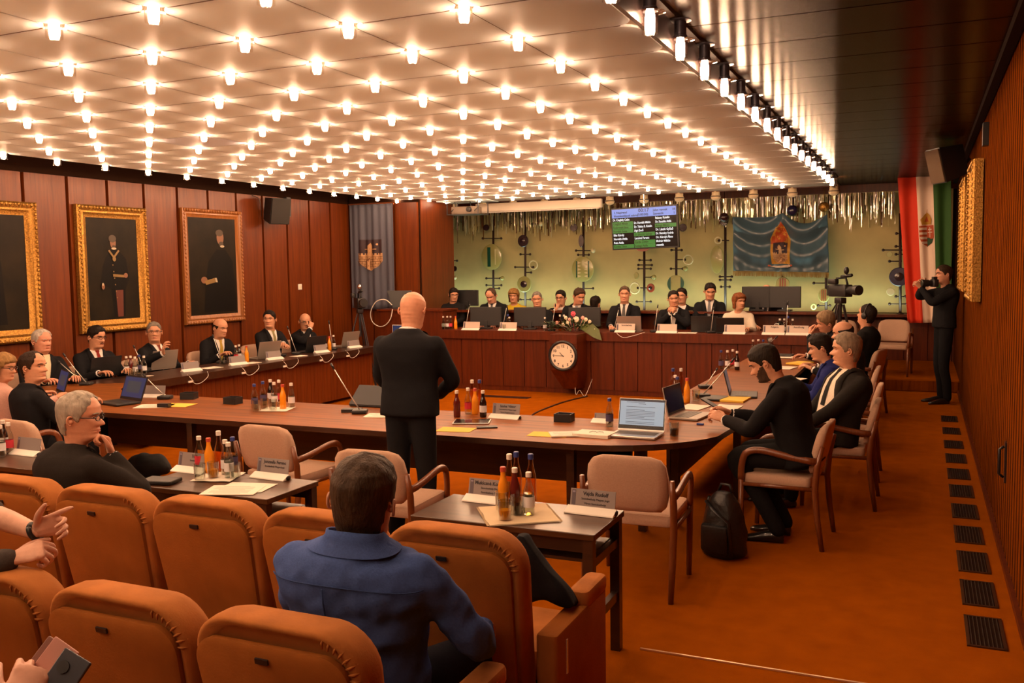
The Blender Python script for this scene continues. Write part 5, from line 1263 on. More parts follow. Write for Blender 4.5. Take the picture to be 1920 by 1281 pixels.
fig3 = [(2, [(-.2, .1), (.15, .35), (.55, .35), (.85, .1), (.95, -.95), (-.45, -.95), (-.35, -.3)]), (1, ell(.33, .60, .15, .145)), (6, ell(.30, .70, .16, .07)), (6, ell(.36, .47, .10, .05)), (4, ell(.40, .42, .09, .025)), (1, ell(-.42, -.28, .13, .07)), (3, [(-.42, -.30), (.02, -.24), (.05, -.33), (-.35, -.38)]), (4, [(.02, -.24), (.10, -.24), (.14, -.33), (.06, -.33)])]
painting('gilt framed dark portrait at the left edge of the left wall', 6.32, 7.52, 1.14, 2.72, -9.29, 1, .15, [(2, [(-.5, -.9), (.4, -.9), (.3, .2), (0, .4), (-.4, .2)]), (1, ell(-.05, .5, .13, .12))])
painting('gilt framed full-length portrait of a man in dress uniform', 8.06, 9.15, 1.18, 2.74, -9.29, 1, .15, fig2)
painting('portrait of a standing man in black in a thin reddish gilt frame', 9.80, 11.00, 1.18, 2.79, -9.29, 1, .12, fig3, True, .06, GOLDW)
painting('gilt framed painting nearer on the right wall, seen edge on', 9.75, 10.75, 1.52, 2.86, .50, -1, .14, [(2, ell(0, -.3, .5, .6)), (1, ell(0, .4, .13, .12))], True, .10)
painting('gilt framed painting farther along the right wall, seen edge on', 12.0, 13.1, 1.55, 2.88, .50, -1, .14, [(2, ell(0, -.3, .5, .6)), (1, ell(0, .4, .13, .12))], True, .10)
# loudspeakers
def speaker(label, c, rz, tilt, sz, front=None):
    t = thing('loudspeaker', label, 'loudspeaker', c, rz); a, b, h = sz
    M = Matrix.Rotation(radians(tilt), 3, 'X'); mb = MB()
    q = lambda x, y, z: M @ Vector((x, y, z))
    mb.loft([[q(-a/2, -b/2, -h/2), q(a/2, -b/2, -h/2), q(a*.36, b/2, -h*.42), q(-a*.36, b/2, -h*.42)], [q(-a/2, -b/2, h/2), q(a/2, -b/2, h/2), q(a*.36, b/2, h*.42), q(-a*.36, b/2, h*.42)]])
    mb.build('cabinet', BLACK, t); MB().box((0, 0, 0), (.01, .01, .01)) if False else None
    g = MB(); g.loft([[q(-a*.47, -b/2-.004, -h*.47), q(a*.47, -b/2-.004, -h*.47), q(a*.47, -b/2-.018, -h*.47), q(-a*.47, -b/2-.018, -h*.47)], [q(-a*.47, -b/2-.004, h*.47), q(a*.47, -b/2-.004, h*.47), q(a*.47, -b/2-.018, h*.47), q(-a*.47, -b/2-.018, h*.47)]])
    g.build('front_grille', front or mat('speaker_cloth', (.02, .017, .015), .9), t)
    MB().tube([(0, b*.45, 0), (0, b*.45+.08, .0), (0, b*.45+.12, .05)], .018, n=8).build('bracket', DARKM, t)
    return t
speaker('black loudspeaker on the left wall beside the portraits', (-9.08, 11.60, 2.84), pi/2-.35, 12, (.34, .26, .40))
speaker('black loudspeaker hanging high on the right wall above the striped flag', (.24, 11.75, 3.02), -pi/2+.5, 14, (.30, .30, .40), mat('speaker_cloth_brown', (.10, .06, .03), .9))
cable('cable', 'short cable loop behind the left wall loudspeaker', [(-9.28, 11.3, 3.05), (-9.22, 11.38, 3.0), (-9.2, 11.4, 2.85), (-9.24, 11.45, 2.75)], .006, DARKWOOD)
t = MB().box((-9.26, 12.12, 2.92), (.06, .10, .30)).build('wall_conduit', BLACK); tag(t, 'narrow black box on the left wall right of the loudspeaker', 'conduit')
t = MB().box((.485, 9.3, 3.02), (.05, .11, .20)).build('wall_conduit', BLACK); tag(t, 'small black box high on the right wall', 'conduit')
p = atx(562, 538, -9.30); t = thing('light_switch', 'small pale light switch on the left wall', 'switch', (-9.295, p.y, p.z)); MB().box((0, 0, 0), (.012, .09, .09)).build('plate', WHITE, t); MB().box((.008, 0, 0), (.008, .05, .05)).build('rocker', PAPER, t)
t = thing('door_handle', 'dark recessed pull handle in the right wall boards', 'handle', (.505, 6.60, .62)); MB().box((0, 0, 0), (.012, .075, .26)).build('backplate', DARKM, t); MB().tube([(-.01, 0, .10), (-.035, 0, .08), (-.035, 0, -.08), (-.01, 0, -.10)], .009, n=8).build('grip', BLACK, t, smooth='all')
# television
TVm = aty(1208, 427, 15.2); TV = thing('television', 'flat television with a blue bar and lists of names hanging above the bench', 'television', TVm, 0); tw, th = 1.13, .66
RT = Matrix.Rotation(radians(2.0), 4, 'Y')
TVF = TV
def tvbox(name, c, d, m, par):
    o = MB().box((0, 0, 0), d).build(name, m, par); o.location = c; return o
cs = MB().rbox((0, .03, 0), (tw+.05, .06, th+.05), .01, 0).build('case', BLACK, TV)
scr = tvbox('screen', (0, -.003, 0), (tw, .004, th), mat('tv_black', (.004, .004, .005), .2), TV)
BLUE = mat('tv_blue', (.02, .02, .02), .3, emit=(.20, .34, .88), estr=.85); GRN = mat('tv_green', (.02, .02, .02), .3, emit=(.02, .30, .035), estr=.62); TXT = mat('tv_white_text', (.02, .02, .02), .3, emit=(1, 1, 1), estr=.9); TXD = mat('tv_dark_text', (.002, .004, .02), .5); TXG = mat('tv_green_text', (.0, .04, .0), .5)
tvbox('blue_bar', (0, -.006, th*.39), (tw, .003, th*.22), BLUE, scr)
rows = {0: [('Dr. Czeglédy Csaba', 0), ('Czeglédi Mihály', 1), ('Gyebrovszki János', 1), ('Horváth Soma', 1), ('Illés Károly', 0), ('Horváth Attila', 0), ('Putz Attila', 0), ('Koczka Tibor', 1)],
        1: [('', 0), ('Dr. Horváth Miklós', 0), ('Dr. Takács B. Katalin', 0), ('Ágh Ernő', 0), ('Dr. Ipkovich György', 1), ('Lendvai Ferenc', 0), ('Kántás Zoltán', 1), ('Rettegi Attila', 1)],
        2: [('Balassy Katalin', 0), ('Dr. Kecskés Attila', 0), ('Melega Miklós', 1), ('Dr. László Győző', 0), ('Dr. Nemény András', 0), ('Dr. Károlyi Ákos', 0), ('Molnár Miklós', 0), ('vezeték', 0)]}
rh = th*.78/8.0
for c, L in rows.items():
    for r, (tx, gflag) in enumerate(L):
        x0 = -tw/2 + c*tw/3; zc = th*.28 - rh*(r+.5)
        if gflag: tvbox('green_cell', (x0+tw/6, -.006, zc), (tw/3*.98, .003, rh*.96), GRN, scr)
        if tx: text_mesh('name_text', tx, rh*.80, TXG if gflag else TXT, scr, frame_M((x0+tw*.012, -.0085, zc-rh*.26), (1, 0, 0), (0, 0, 1)), 'LEFT', bold=.0015, xscale=.82 if len(tx) < 17 else .72)
for tx, x, z, s_ in (('1. Napirend', -tw*.47, th*.39, .05), ('Hozzászólások száma', -tw*.47, th*.305, .05), ('00:17', -tw*.08, th*.40, .085), ('(5:00:00)', -tw*.10, th*.31, .055), ('Jelen vannak', tw*.15, th*.405, .05), ('Szavazók', tw*.15, th*.315, .05), ('18', tw*.44, th*.40, .055), ('1', tw*.46, th*.31, .055)):
    text_mesh('header_text', tx, s_, TXD, scr, frame_M((x, -.009, z), (1, 0, 0), (0, 0, 1)), 'LEFT', bold=.001)
TV.rotation_euler = (radians(4), radians(-1.2), radians(-4))
MB().tube([(0, .05, th/2), (0, .05, .83)], .012, n=8).build('hanger_rod', CHROME, TV)
# projector, screen housing, spotlights
t = thing('projector', 'ceiling projector in an open metal cage under the lamp field', 'projector', (-7.35, 14.7, 2.98)); MB().box((0, 0, .10), (.95, .55, .018)).build('top_plate', PANEL_W, t)
mb = MB(); mb.box((0, 0, -.13), (.62, .42, .01))
for sx in (-1, 1):
    for sy in (-1, 1): mb.box((sx*.30, sy*.20, -.02), (.015, .015, .23))
mb.build('cage', DARKM, t); MB().rbox((-.02, 0, -.06), (.44, .34, .13), .02).build('body', mat('projector_grey', (.20, .15, .11), .5), t, smooth=True); MB().lathe([(.045, 0), (.045, .05), (.035, .055)], (.12, -.17, -.05), 14, M=MX).build('lens', BLACK, t, smooth=True)
for sx in (-.2, .1, .25): MB().tube([(sx, -.1, .09), (sx+.04, -.15, .0), (sx-.03, -.18, -.08)], .008, n=6).build('cable', BLACK, t)
t = thing('projection_screen', 'long white housing of the rolled projection screen at the far edge of the lamps', 'screen', (-6.42, 15.66, 3.02)); MB().rbox((0, 0, 0), (2.46, .10, .155), .02).build('housing', PAPER, t); MB().box((0, -.0, -.085), (2.36, .03, .015)).build('weight_bar', WHITE, t)
SPOTW = mat('spot_cream', (.72, .60, .38), .4)
s0 = None
for k in range(12):
    x = PX0 - .02 - .622*k + (.0 if k else .02); y = 15.78; z = 3.10
    if s0 is None:
        s0 = thing('spotlight', 'round cream spotlight with a glowing base along the far edge of the lamps', 'spotlight', (x, y, z), 0, 'spotlights along the far edge of the lamps')
        MB().lathe([(.05, .06), (.065, .055), (.068, -.02), (.06, -.03)], n=16).build('cap', SPOTW, s0, smooth=True); MB().ball((0, -.0, -.055), (.085, .085, .060), 14, 8).build('globe', SPOTW, s0, smooth='all'); MB().lathe([(.04, .075), (.045, .07), (.045, .056)], n=12).build('bulb', BULB, s0, smooth=True); MB().lathe([(.086, -.052), (.090, -.046), (.086, -.040)], n=16, cap=False).build('rim', DARKM, s0, smooth=True)
    else: dup(s0, (x, y, z))
# ---- hanging glass fringe (countless rods, one object)
FR1 = mat('fringe_glass', (.50, .42, .18), .12, .0, .8, coat=.5); FR2 = mat('fringe_amber', (.10, .035, .010), .15, 0, .8, coat=.5); FR3 = mat('fringe_pale', (.62, .58, .36), .1, .3)
mb = MB(); rr = random.Random(21)
for k in range(1500):
    x = rr.uniform(-9.9, -.45); y = rr.uniform(17.25, 17.55); l = rr.uniform(.08, .42) + (.22*rr.random() if rr.random() < .25 else 0); r = rr.uniform(.006, .015); zt = 3.12; mi = rr.choice((0, 0, 1, 1, 2))
    zt -= rr.choice((0, 0, 0, .05, .12)); a = rr.random()
    mb.loft([[(x+r*cos(a+q*pi/2), y+r*sin(a+q*pi/2), zt) for q in range(4)], [(x+r*.8*cos(a+q*pi/2), y+r*.8*sin(a+q*pi/2), zt-l) for q in range(4)]], mi, True)
tag(mb.build('glass_fringe', [FR1, FR2, FR3]), 'fringe of countless hanging glass rods above the luminous wall', 'glass fringe', None, 'stuff')
# ---- rod sculptures before the luminous wall
RODM = mat('rod_iron', (.030, .012, .010), .45, .4); DK = mat('disc_dark', (.030, .012, .014), .25, coat=.4); DKB = mat('disc_navy', (.015, .012, .045), .25, coat=.4); PALE = mat('disc_pale', (.34, .34, .12), .25, coat=.3); GRND = mat('disc_green', (.012, .085, .055), .25, coat=.4); REDD = mat('disc_red', (.30, .05, .02), .3, coat=.4); CRM = mat('disc_cream', (.62, .58, .34), .35)
YS = 17.36
def wp(px, py): return aty(px, py, YS)
def sculpture(label, px, y0, y1, arms, discs):
    b = wp(px, y1); b = Vector((b.x, YS, 1.012)); tp = wp(px, y0); t = thing('rod_sculpture', label, 'sculpture', (b.x, YS, b.z)); L = lambda x, y: wp(x, y) - Vector((b.x, YS, b.z))
    MB().tube([Vector((0, 0, 0)), L(px, y0)], .024, n=8).build('rod', RODM, t, smooth='all'); MB().lathe([(.06, 0), (.06, .012), (.03, .03)], n=12).build('foot', RODM, t)
    for y, x0, x1, *e in arms:
        a = MB(); p0, p1 = L(x0, y), L(x1, y); a.tube([p0, p1], .010, n=6)
        for q, px_ in ((p0, x0), (p1, x1)):
            a.ball(q, .026 if abs(px_-px) > 6 else .012, 8, 6)
        a.build('arm', RODM, t, smooth='all')
        for (ex, er, em) in e: MB().ball(L(ex, y), er, 12, 8).build('end_ball', em, t, smooth='all')
    for (x, y, rx, rz_, m, kind) in discs:
        c = L(x, y) + Vector((0, -.03, 0)); k = 1/105.0; rx_, rz2 = rx*k, rz_*k; d = MB()
        if kind == 'ring':
            d.tube([c + Vector((rx_*cos(2*pi*q/24), 0, rz2*sin(2*pi*q/24))) for q in range(25)], .014, n=6)
        else:
            rs = [[c + Vector((s_*rx_*cos(2*pi*q/32), yy, s_*rz2*sin(2*pi*q/32))) for q in range(32)] for s_, yy in ((.94, .018), (1, .010), (1, -.010), (.94, -.018))]; d.loft(rs)
        o = d.build('disc', m, t, smooth=True)
        if kind == 'bar':
            MB().box(c+Vector((-.05, -.022, 0)), (rx_*.30, .012, rz2*1.5)).build('bar', GRND, o); MB().box(c+Vector((.09, -.022, 0)), (rx_*.06, .012, rz2*1.2)).build('bar', CRM, o)
        if kind == 'twobars':
            for s_ in (-1, 1): MB().box(c+Vector((s_*rx_*.55, -.024, 0)), (rx_*.10, .012, rz2*1.3)).build('bar', GRND, o)
            for s_ in (-1, 1):
                zz = MB()
                for q in range(5):
                    z_ = c.z + rz2*(-.55+.27*q); zz.add([(c.x+s_*rx_*.12, c.y-.024, z_), (c.x+s_*rx_*.45, c.y-.024, z_+rz2*.11), (c.x+s_*rx_*.45, c.y-.024, z_-rz2*.11)], [(0, 1, 2)])
                zz.build('zigzag', CRM, o)
        if kind == 'eye': MB().lathe([(rx_*.45, 0), (rx_*.45, .025), (rx_*.2, .04)], c+Vector((0, -.012, 0)), 20, M=MX).build('eye', DK, o, smooth=True)
        if kind == 'sides':
            for s_ in (-1, 1):
                pts = [c + Vector((s_*rx_*cos(a), -.024, rz2*sin(a))) for a in [-.95+1.9*q/10 for q in range(11)]]; MB().poly(pts).build('segment', GRND, o)
        if kind == 'redbars':
            for s_ in (-.35, .0, .35): MB().box(c+Vector((s_*rx_, -.024, 0)), (rx_*.16, .012, rz2*1.6)).build('bar', REDD, o)
    return t
S_ = [('leftmost rod sculpture on the luminous wall', 832, 425, 583, [(455, 818, 846), (489, 832, 857, (822, .05, CRM)), (503, 813, 850), (513, 818, 832, (814, .04, CRM)), (521, 832, 852, (853, .04, CRM)), (562, 822, 842)], [(830, 470, 11, 12, DK, 'eye'), (854, 504, 5, 6, DK, 'disc'), (833, 541, 14, 15, DK, 'eye')]),
      ('rod sculpture with a pale oval disc and green bar', 925, 405, 583, [(447, 905, 940), (522, 912, 938, (942, .045, PALE)), (535, 912, 940), (541, 920, 936)], [(923, 482, 24, 28, PALE, 'bar'), (913, 427, 7, 7, DK, 'disc')]),
      ('rod sculpture with a dark brown oval near its top', 985, 395, 583, [(420, 985, 1010, (1014, .05, CRM)), (477, 976, 994), (501, 966, 1000), (511, 985, 996), (562, 976, 994)], [(982, 452, 12, 13, DK, 'eye'), (1001, 497, 9, 9, CRM, 'ring'), (984, 533, 16, 17, PALE, 'eye')]),
      ('rod sculpture with a pale disc of zigzags and two green bars', 1094, 405, 583, [(470, 1080, 1110, (1112, .05, CRM)), (478, 1084, 1104), (541, 1084, 1112)], [(1077, 427, 8, 8, DK, 'disc'), (1091, 452, 6, 13, DK, 'disc'), (1094, 505, 24, 26, PALE, 'twobars'), (1108, 411, 4, 5, DK, 'disc')]),
      ('rod sculpture below the television', 1208, 455, 583, [(488, 1199, 1220), (497, 1197, 1222), (504, 1197, 1220), (520, 1208, 1222, (1226, .05, PALE)), (540, 1196, 1216), (566, 1194, 1220)], [(1206, 466, 14, 6, REDD, 'disc'), (1191, 540, 10, 11, CRM, 'ring'), (1221, 540, 8, 9, REDD, 'eye'), (1194, 517, 5, 7, PALE, 'disc')]),
      ('rod sculpture with green side segments right of the television', 1268, 400, 583, [(469, 1259, 1278), (487, 1268, 1284), (504, 1258, 1280, (1285, .05, PALE))], [(1281, 427, 8, 8, DK, 'disc'), (1291, 487, 9, 9, CRM, 'ring'), (1268, 532, 17, 17, PALE, 'sides')]),
      ('rod sculpture just left of the blue flag', 1360, 400, 583, [(451, 1348, 1366), (519, 1350, 1372), (525, 1350, 1370), (538, 1352, 1368)], [(1345, 487, 13, 27, PALE, 'disc'), (1358, 412, 9, 12, DK, 'disc'), (1347, 451, 6, 6, CRM, 'ring')]),
      ('rod sculpture with a red barred disc below the blue flag', 1468, 515, 583, [(548, 1458, 1478)], [(1468, 533, 13, 14, PALE, 'redbars')]),
      ('rod sculpture between the blue flag and the video camera', 1549, 470, 583, [(531, 1526, 1550), (573, 1534, 1556)], [(1545, 554, 10, 13, PALE, 'redbars'), (1526, 575, 4, 5, PALE, 'ring')]),
      ('rod sculpture beside the striped flag with a navy disc', 1688, 400, 583, [(438, 1681, 1690), (462, 1680, 1690), (469, 1656, 1692), (477, 1680, 1692), (490, 1668, 1690), (556, 1680, 1698), (570, 1668, 1700)], [(1686, 519, 17, 17, DKB, 'eye'), (1670, 547, 7, 7, CRM, 'disc'), (1668, 477, 5, 5, PALE, 'disc')])]
for s_ in S_: sculpture(*s_)
for i, (px, py, r, m) in enumerate([(1358, 408, .09, DK), (1486, 395, .10, DKB), (1545, 388, .09, GOLD)]):
    p = aty(px, py, 17.2); t = MB().ball((0, 0, 0), r, 16, 10).tube([(0, 0, r), (0, 0, 3.25-p.z)], .006, n=5).build('glass_ball', m, smooth='all'); t.location = p; tag(t, ['dark glass ball hanging left of the blue flag', 'navy glass ball hanging above the blue flag', 'golden glass ball hanging at the right of the blue flag'][i], 'glass ball')
# ---- flags
def cloth_sheet(name, fn, nu, nv, mats, mfun, parent, thick=.004):
    mb = MB()
    for j in range(nv+1):
        for i in range(nu+1): mb.v.append(Vector(fn(i/nu, j/nv)))
    n1 = len(mb.v)
    for j in range(nv):
        for i in range(nu): a = j*(nu+1)+i; mb.f.append((a, a+1, a+nu+2, a+nu+1)); mb.m.append(mfun((i+.5)/nu, (j+.5)/nv))
    o = mb.build(name, mats, parent, smooth='all'); sd = o.modifiers.new('thickness', 'SOLIDIFY'); sd.thickness = thick; sd.offset = 0
    return o
def on_cloth(name, fn, polys, mats, parent, lift=.008, order=.0012):
    """emblem patches following the folds; polys in (u, v)"""
    mb = MB(); e = 1e-3
    for i, (mi, pts) in enumerate(polys):
        bm = bmesh.new(); vs = [bm.verts.new((u, v, 0)) for u, v in pts]; bm.faces.new(vs); bmesh.ops.triangulate(bm, faces=bm.faces)
        for _ in range(5):
            L = [ed for ed in bm.edges if ed.calc_length() > .028]
            if not L: break
            bmesh.ops.subdivide_edges(bm, edges=L, cuts=1); bmesh.ops.triangulate(bm, faces=bm.faces)
        bm.verts.index_update(); L = []
        for q in bm.verts:
            u, v = q.co.x, q.co.y
            p = Vector(fn(u, v)); du = Vector(fn(u+e, v))-p; dv = Vector(fn(u, v+e))-p; n = du.cross(dv); n = n.normalized() if n.length else Vector((0, -1, 0))
            if n.y > 0: n = -n
            L.append(p + n*(lift+order*i))
        mb.add(L, [tuple(q.index for q in f.verts) for f in bm.faces], mi); bm.free()
    return mb.build(name, mats, parent)
CRE = mat('emblem_stone', (.50, .29, .14), .7); CRD = mat('emblem_night', (.035, .018, .025), .7); CRB = mat('emblem_line', (.13, .05, .02), .7); CRO = mat('emblem_red', (.42, .07, .015), .7); CRG = mat('emblem_gold', (.50, .26, .03), .7); CRW = mat('emblem_white', (.65, .52, .42), .7); CRN = mat('emblem_green', (.015, .06, .02), .7)
def castle(cx, cy, w_, h_):
    """shield with a castle; v grows downwards, (cx, cy) = centre"""
    T = lambda x, y: (cx + x*w_, cy + y*h_); P = []
    P.append((1, [T(-.5, -.5), T(.5, -.5), T(.5, .02), T(-.5, .02)]))
    P.append((0, [T(-.52, 0), T(.52, 0), T(.52, .22), T(.30, .40), T(0, .52), T(-.30, .40), T(-.52, .22)]))
    for k in range(9): P.append((0, [T(-.52+.122*k, -.05), T(-.52+.122*k+.065, -.05), T(-.52+.122*k+.065, .01), T(-.52+.122*k, .01)]))
    P.append((0, [T(-.11, .02), T(-.11, -.30), T(-.0, -.40), T(.11, -.30), T(.11, .02)])); P.append((0, [T(-.27, -.20), T(-.27, -.17), T(-.12, -.17), T(-.12, -.20)])); P.append((0, [T(.27, -.20), T(.27, -.17), T(.12, -.17), T(.12, -.20)]))
    P.append((0, [T(.30+.045*cos(a), -.34+.035*sin(a)) for a in [2*pi*q/10 for q in range(10)]]))
    for r in range(5):
        y = .055+.08*r; xw = .52 if y < .22 else .52-.9*(y-.22); P.append((2, [T(-xw, y), T(xw, y), T(xw, y+.012), T(-xw, y+.012)]))
        for q in range(-4, 5):
            x = q*.12+(.06 if r % 2 else 0)
            if abs(x) < xw-.02: P.append((2, [T(x-.006, y), T(x+.006, y), T(x+.006, min(y+.08, .4)), T(x-.006, min(y+.08, .4))]))
    P.append((2, [T(-.12, .44), T(-.12, .20), T(-.07, .12), T(0, .09), T(.07, .12), T(.12, .20), T(.12, .44)])); P.append((0, [T(-.085, .46), T(-.085, .20), T(0, .125), T(.085, .20), T(.085, .46), T(0, .51)]))
    for yy in (-.22, -.10): P.append((2, [T(-.02, yy), T(.02, yy), T(.02, yy+.05), T(-.02, yy+.05)]))
    return P
EMB = [CRE, CRD, CRB, CRO, CRG, CRW, CRN]
# greyish blue banner on the partition
fb = thing('banner', 'dull blue banner with a castle shield hanging on the back left panel', 'banner', (-8.76, 13.80, 0))
A0, A1 = -9.22, -8.33
fnb = lambda u, v: (A0+(A1-A0)*u+.03*v*(.5-u)*0+8.76, .03*sin(u*17+1)*.6*(.6+.4*v)+.012*sin(u*41)-.0, 3.04-1.80*v-.03*(1-abs(2*u-1))*v)
cloth_sheet('cloth', fnb, 60, 20, [mat('banner_blue', (.085, .090, .125), .8, bump=.1, bscale=300)], lambda u, v: 0, fb)
on_cloth('castle_shield', fnb, castle(.47, .48, .52, .29), EMB, fb, .006, .0008)
MB().tube([(A0-.02+8.76, .02, 3.05), (A1+.02+8.76, .02, 3.05)], .014, n=8).build('pole', BROWNWOOD, fb)
# blue flag draped on the luminous wall
c0, c1, c2, c3 = aty(1375, 407, 17.25), aty(1552, 402, 17.25), aty(1555, 511, 17.25), aty(1376, 508, 17.25)
bf = thing('flag', 'shiny blue draped flag with a red and gold emblem on the luminous wall', 'flag', (c0.x, 17.22, c3.z))
def fnf(u, v):
    top = c0*(1-u)+c1*u; bot = c3*(1-u)+c2*u; p = top*(1-v)+bot*v
    sag = 0
    if u > .55: t_ = (u-.55)/.45; sag = .15*sin(pi*t_)*(1-v)
    else: t_ = u/.55; sag = .02*sin(pi*t_)*(1-v)
    f = 0
    for cx_, n_ in ((.27, 4), (.77, 3)):
        tt = max(0., 1-abs((u-cx_)/.29)); tt = max(0., 1-((u-cx_)/.29)**2); f += (.085 if cx_ < .5 else .10)*sin((v-.30*tt)*(15 if cx_ < .5 else 12)+cx_*4+sin(u*9)*.5)*tt**.5*exp(-v*.9)
    f += .015*sin(u*40)*(v)
    return (p.x-c0.x, -f-.02, p.z-sag-c3.z + (.04*(1-abs((u-.53)/.1)) if abs(u-.53) < .1 and v < .02 else 0)*(1-v))
cloth_sheet('cloth', fnf, 90, 60, [mat('flag_satin', (.060, .115, .155), .35, spec=.6, sheen=.3)], lambda u, v: 0, bf)
EM = [(4, [(.40, .55), (.40, .40), (.47, .20), (.52, .12), (.56, .20), (.61, .38), (.61, .55), (.60, .86), (.41, .86)]), (3, [(.46, .52), (.455, .30), (.50, .16), (.52, .10), (.54, .16), (.58, .30), (.58, .52)]), (3, [(.40, .50), (.42, .36), (.45, .34), (.46, .50)])] + [(4, ell(.52+dx, .2+.07*k, .012, .02, 8)) for k, dx in enumerate((0, -.03, .03, -.02, .035))] + castle(.505, .67, .15, .38) + [(5, [(.37, .86), (.42, .905), (.51, .925), (.60, .90), (.64, .84), (.638, .862), (.60, .925), (.51, .95), (.42, .93), (.372, .885)]), (3, [(.37, .84), (.39, .86), (.385, .90), (.365, .88)]), (3, [(.64, .82), (.62, .85), (.625, .885), (.645, .86)])]
on_cloth('emblem', fnf, EM, EMB, bf, .008, .0009)
mb = MB(); rr = random.Random(4)
for k in range(170):
    u = k/169; p = Vector(fnf(u, 1.0)); mb.tube([p, p+Vector((rr.uniform(-.006, .006), 0, -.085-rr.random()*.015))], .0045, n=4)
mb.build('gold_fringe', mat('fringe_gold', (.30, .20, .06), .6), bf)
# striped flag
f0, f1, f2, f3 = aty(1683, 332, 16.6), aty(1783, 322, 16.6), aty(1785, 605, 16.6), aty(1702, 606, 16.6)
sf = thing('flag', 'tall red white and green flag with a coat of arms beside the photographer', 'flag', (f3.x, 16.6, f3.z))
def fns(u, v):
    p = (f0*(1-u)+f1*u)*(1-v)+(f3*(1-u)+f2*u)*v
    return (p.x-f3.x, -.03*sin(u*19+v*1.5)-.015*sin(u*37-v*3)*v-.02*sin(v*9)*(.3 if u < .35 else .1), p.z-f3.z)
cloth_sheet('cloth', fns, 66, 30, [mat('flag_red', (.72, .045, .012), .8), mat('flag_white', (.85, .68, .55), .8), mat('flag_green', (.03, .11, .02), .8)], lambda u, v: 0 if u < .345 else (1 if u < .67 else 2), sf)
def arms(cx, cy, w_, h_):
    T = lambda x, y: (cx+x*w_, cy+y*h_); P = [(3, [T(-.5, -.35), T(.5, -.35), T(.5, .15), T(.35, .38), T(0, .52), T(-.35, .38), T(-.5, .15)])]
    for k in range(4):
        y0 = -.27+.19*k; xr = 0; xl = -.5 if y0 < .15 else -.40; P.append((5, [T(xl, y0), T(0, y0), T(0, y0+.095), T(xl+(.08 if y0 > .1 else 0), y0+.095)]))
    P.append((6, [T(0, .18), T(.15, .14), T(.28, .20), T(.47, .20), T(.35, .38), T(0, .52)]))
    for q in ([(.22, -.27), (.27, -.27), (.27, .14), (.22, .14)], [(.12, -.20), (.37, -.20), (.37, -.16), (.12, -.16)], [(.08, -.08), (.41, -.08), (.41, -.04), (.08, -.04)]): P.append((5, [T(*a) for a in q]))
    P.append((4, [T(-.34, -.38), T(-.40, -.60), T(-.15, -.80), T(.05, -.88), T(.25, -.78), T(.40, -.58), T(.34, -.38)])); P.append((3, [T(-.2, -.5), T(0, -.74), T(.2, -.5)])); P.append((4, [T(-.02, -.86), T(.02, -.86), T(.10, -1.0), T(.06, -1.0)]))
    return P
on_cloth('coat_of_arms', fns, arms(.51, .40, .29, .165), EMB, sf, .008)
MB().tube([(f0.x-f3.x-.05, .03, f0.z-f3.z), (f1.x-f3.x+.01, .03, f0.z-f3.z)], .016, n=8).build('pole', BROWNWOOD, sf)
# ---- video cameras
def videocam(label, px, py, Y, rz, ztop):
    p = aty(px, py, Y); t = thing('video_camera', label, 'video camera', (p.x, Y, 0), rz); z = p.z
    MB().rbox((0, 0, z), (.34, .13, .16), .02).build('body', BLACK, t, smooth=True); MB().lathe([(.05, 0), (.055, .10), (.065, .12), (.065, .20), (.05, .20)], (.17, 0, z+.01), 16, M=Matrix(((0, 0, 1), (0, 1, 0), (-1, 0, 0)))).build('lens', BLACK, t, smooth=True)
    MB().tube([(-.10, 0, z+.08), (-.08, 0, z+.16), (.10, 0, z+.17), (.14, 0, z+.08)], .014, n=8).build('handle', BLACK, t, smooth='all'); MB().rbox((-.02, -.10, z+.12), (.16, .07, .07), .02).build('viewfinder', BLACK, t, smooth=True); MB().tube([(.02, 0, z+.18), (.22, 0, z+.20)], .022, n=8).build('microphone', BLACK, t, smooth='all'); MB().ball((.14, -.02, z+.26), (.035, .035, .05), 10, 8).build('lamp', CHROME if px < 900 else BLACK, t, smooth='all'); MB().rbox((-.19, 0, z), (.07, .10, .14), .01).build('battery', BLACK, t)
    MB().rbox((0, 0, z-.13), (.14, .10, .08), .02).build('tripod_head', DARKM, t, smooth=True); MB().tube([(-.05, .02, z-.12), (-.30, .10, z-.28)], .010, n=6).build('pan_bar', BLACK, t)
    MB().tube([(0, 0, z-.16), (0, 0, z-.55)], .02, n=8).build('centre_column', DARKM, t)
    for k in range(3):
        a = 2*pi*k/3+.5; l = MB()
        for s_ in (-1, 1): n = Vector((-sin(a), cos(a), 0))*.018*s_; l.tube([Vector((.04*cos(a), .04*sin(a), z-.18))+n, Vector((.36*cos(a), .36*sin(a), .02))+n*.6], .010, n=6)
        l.ball((.36*cos(a), .36*sin(a), .02), .022, 8, 5); l.build('leg', DARKM, t)
    return t
videocam('black video camera on a tripod below the blue banner', 674, 568, 12.75, -.8, 0)
videocam('black video camera on a tripod beside the headphone operator', 1576, 545, 12.75, -.85, 0)
# photographer's camera, phone of the bearded man
p = aty(1752, 531, 13.42); t = thing('photo_camera', 'black photo camera held to the eye of the standing photographer', 'camera', p, pi/2+.35); MB().rbox((0, 0, 0), (.14, .07, .10), .015).build('body', BLACK, t, smooth=True); MB().rbox((0, 0, .06), (.06, .06, .05), .012).build('prism', BLACK, t, smooth=True); MB().lathe([(.038, 0), (.040, .04), (.046, .05), (.046, .13), (.04, .135)], (0, .03, 0), 18, M=Matrix(((1, 0, 0), (0, 0, 1), (0, -1, 0)))).build('lens', BLACK, t, smooth=True)
p = aty(1333, 757, 6.62); t = MB().rbox((0, 0, 0), (.075, .155, .009), .006).build('phone', BLACK); t.location = p; t.rotation_euler = (.5, 0, pi/2-.1); tag(t, 'black smartphone in the hands of the bearded man', 'phone')
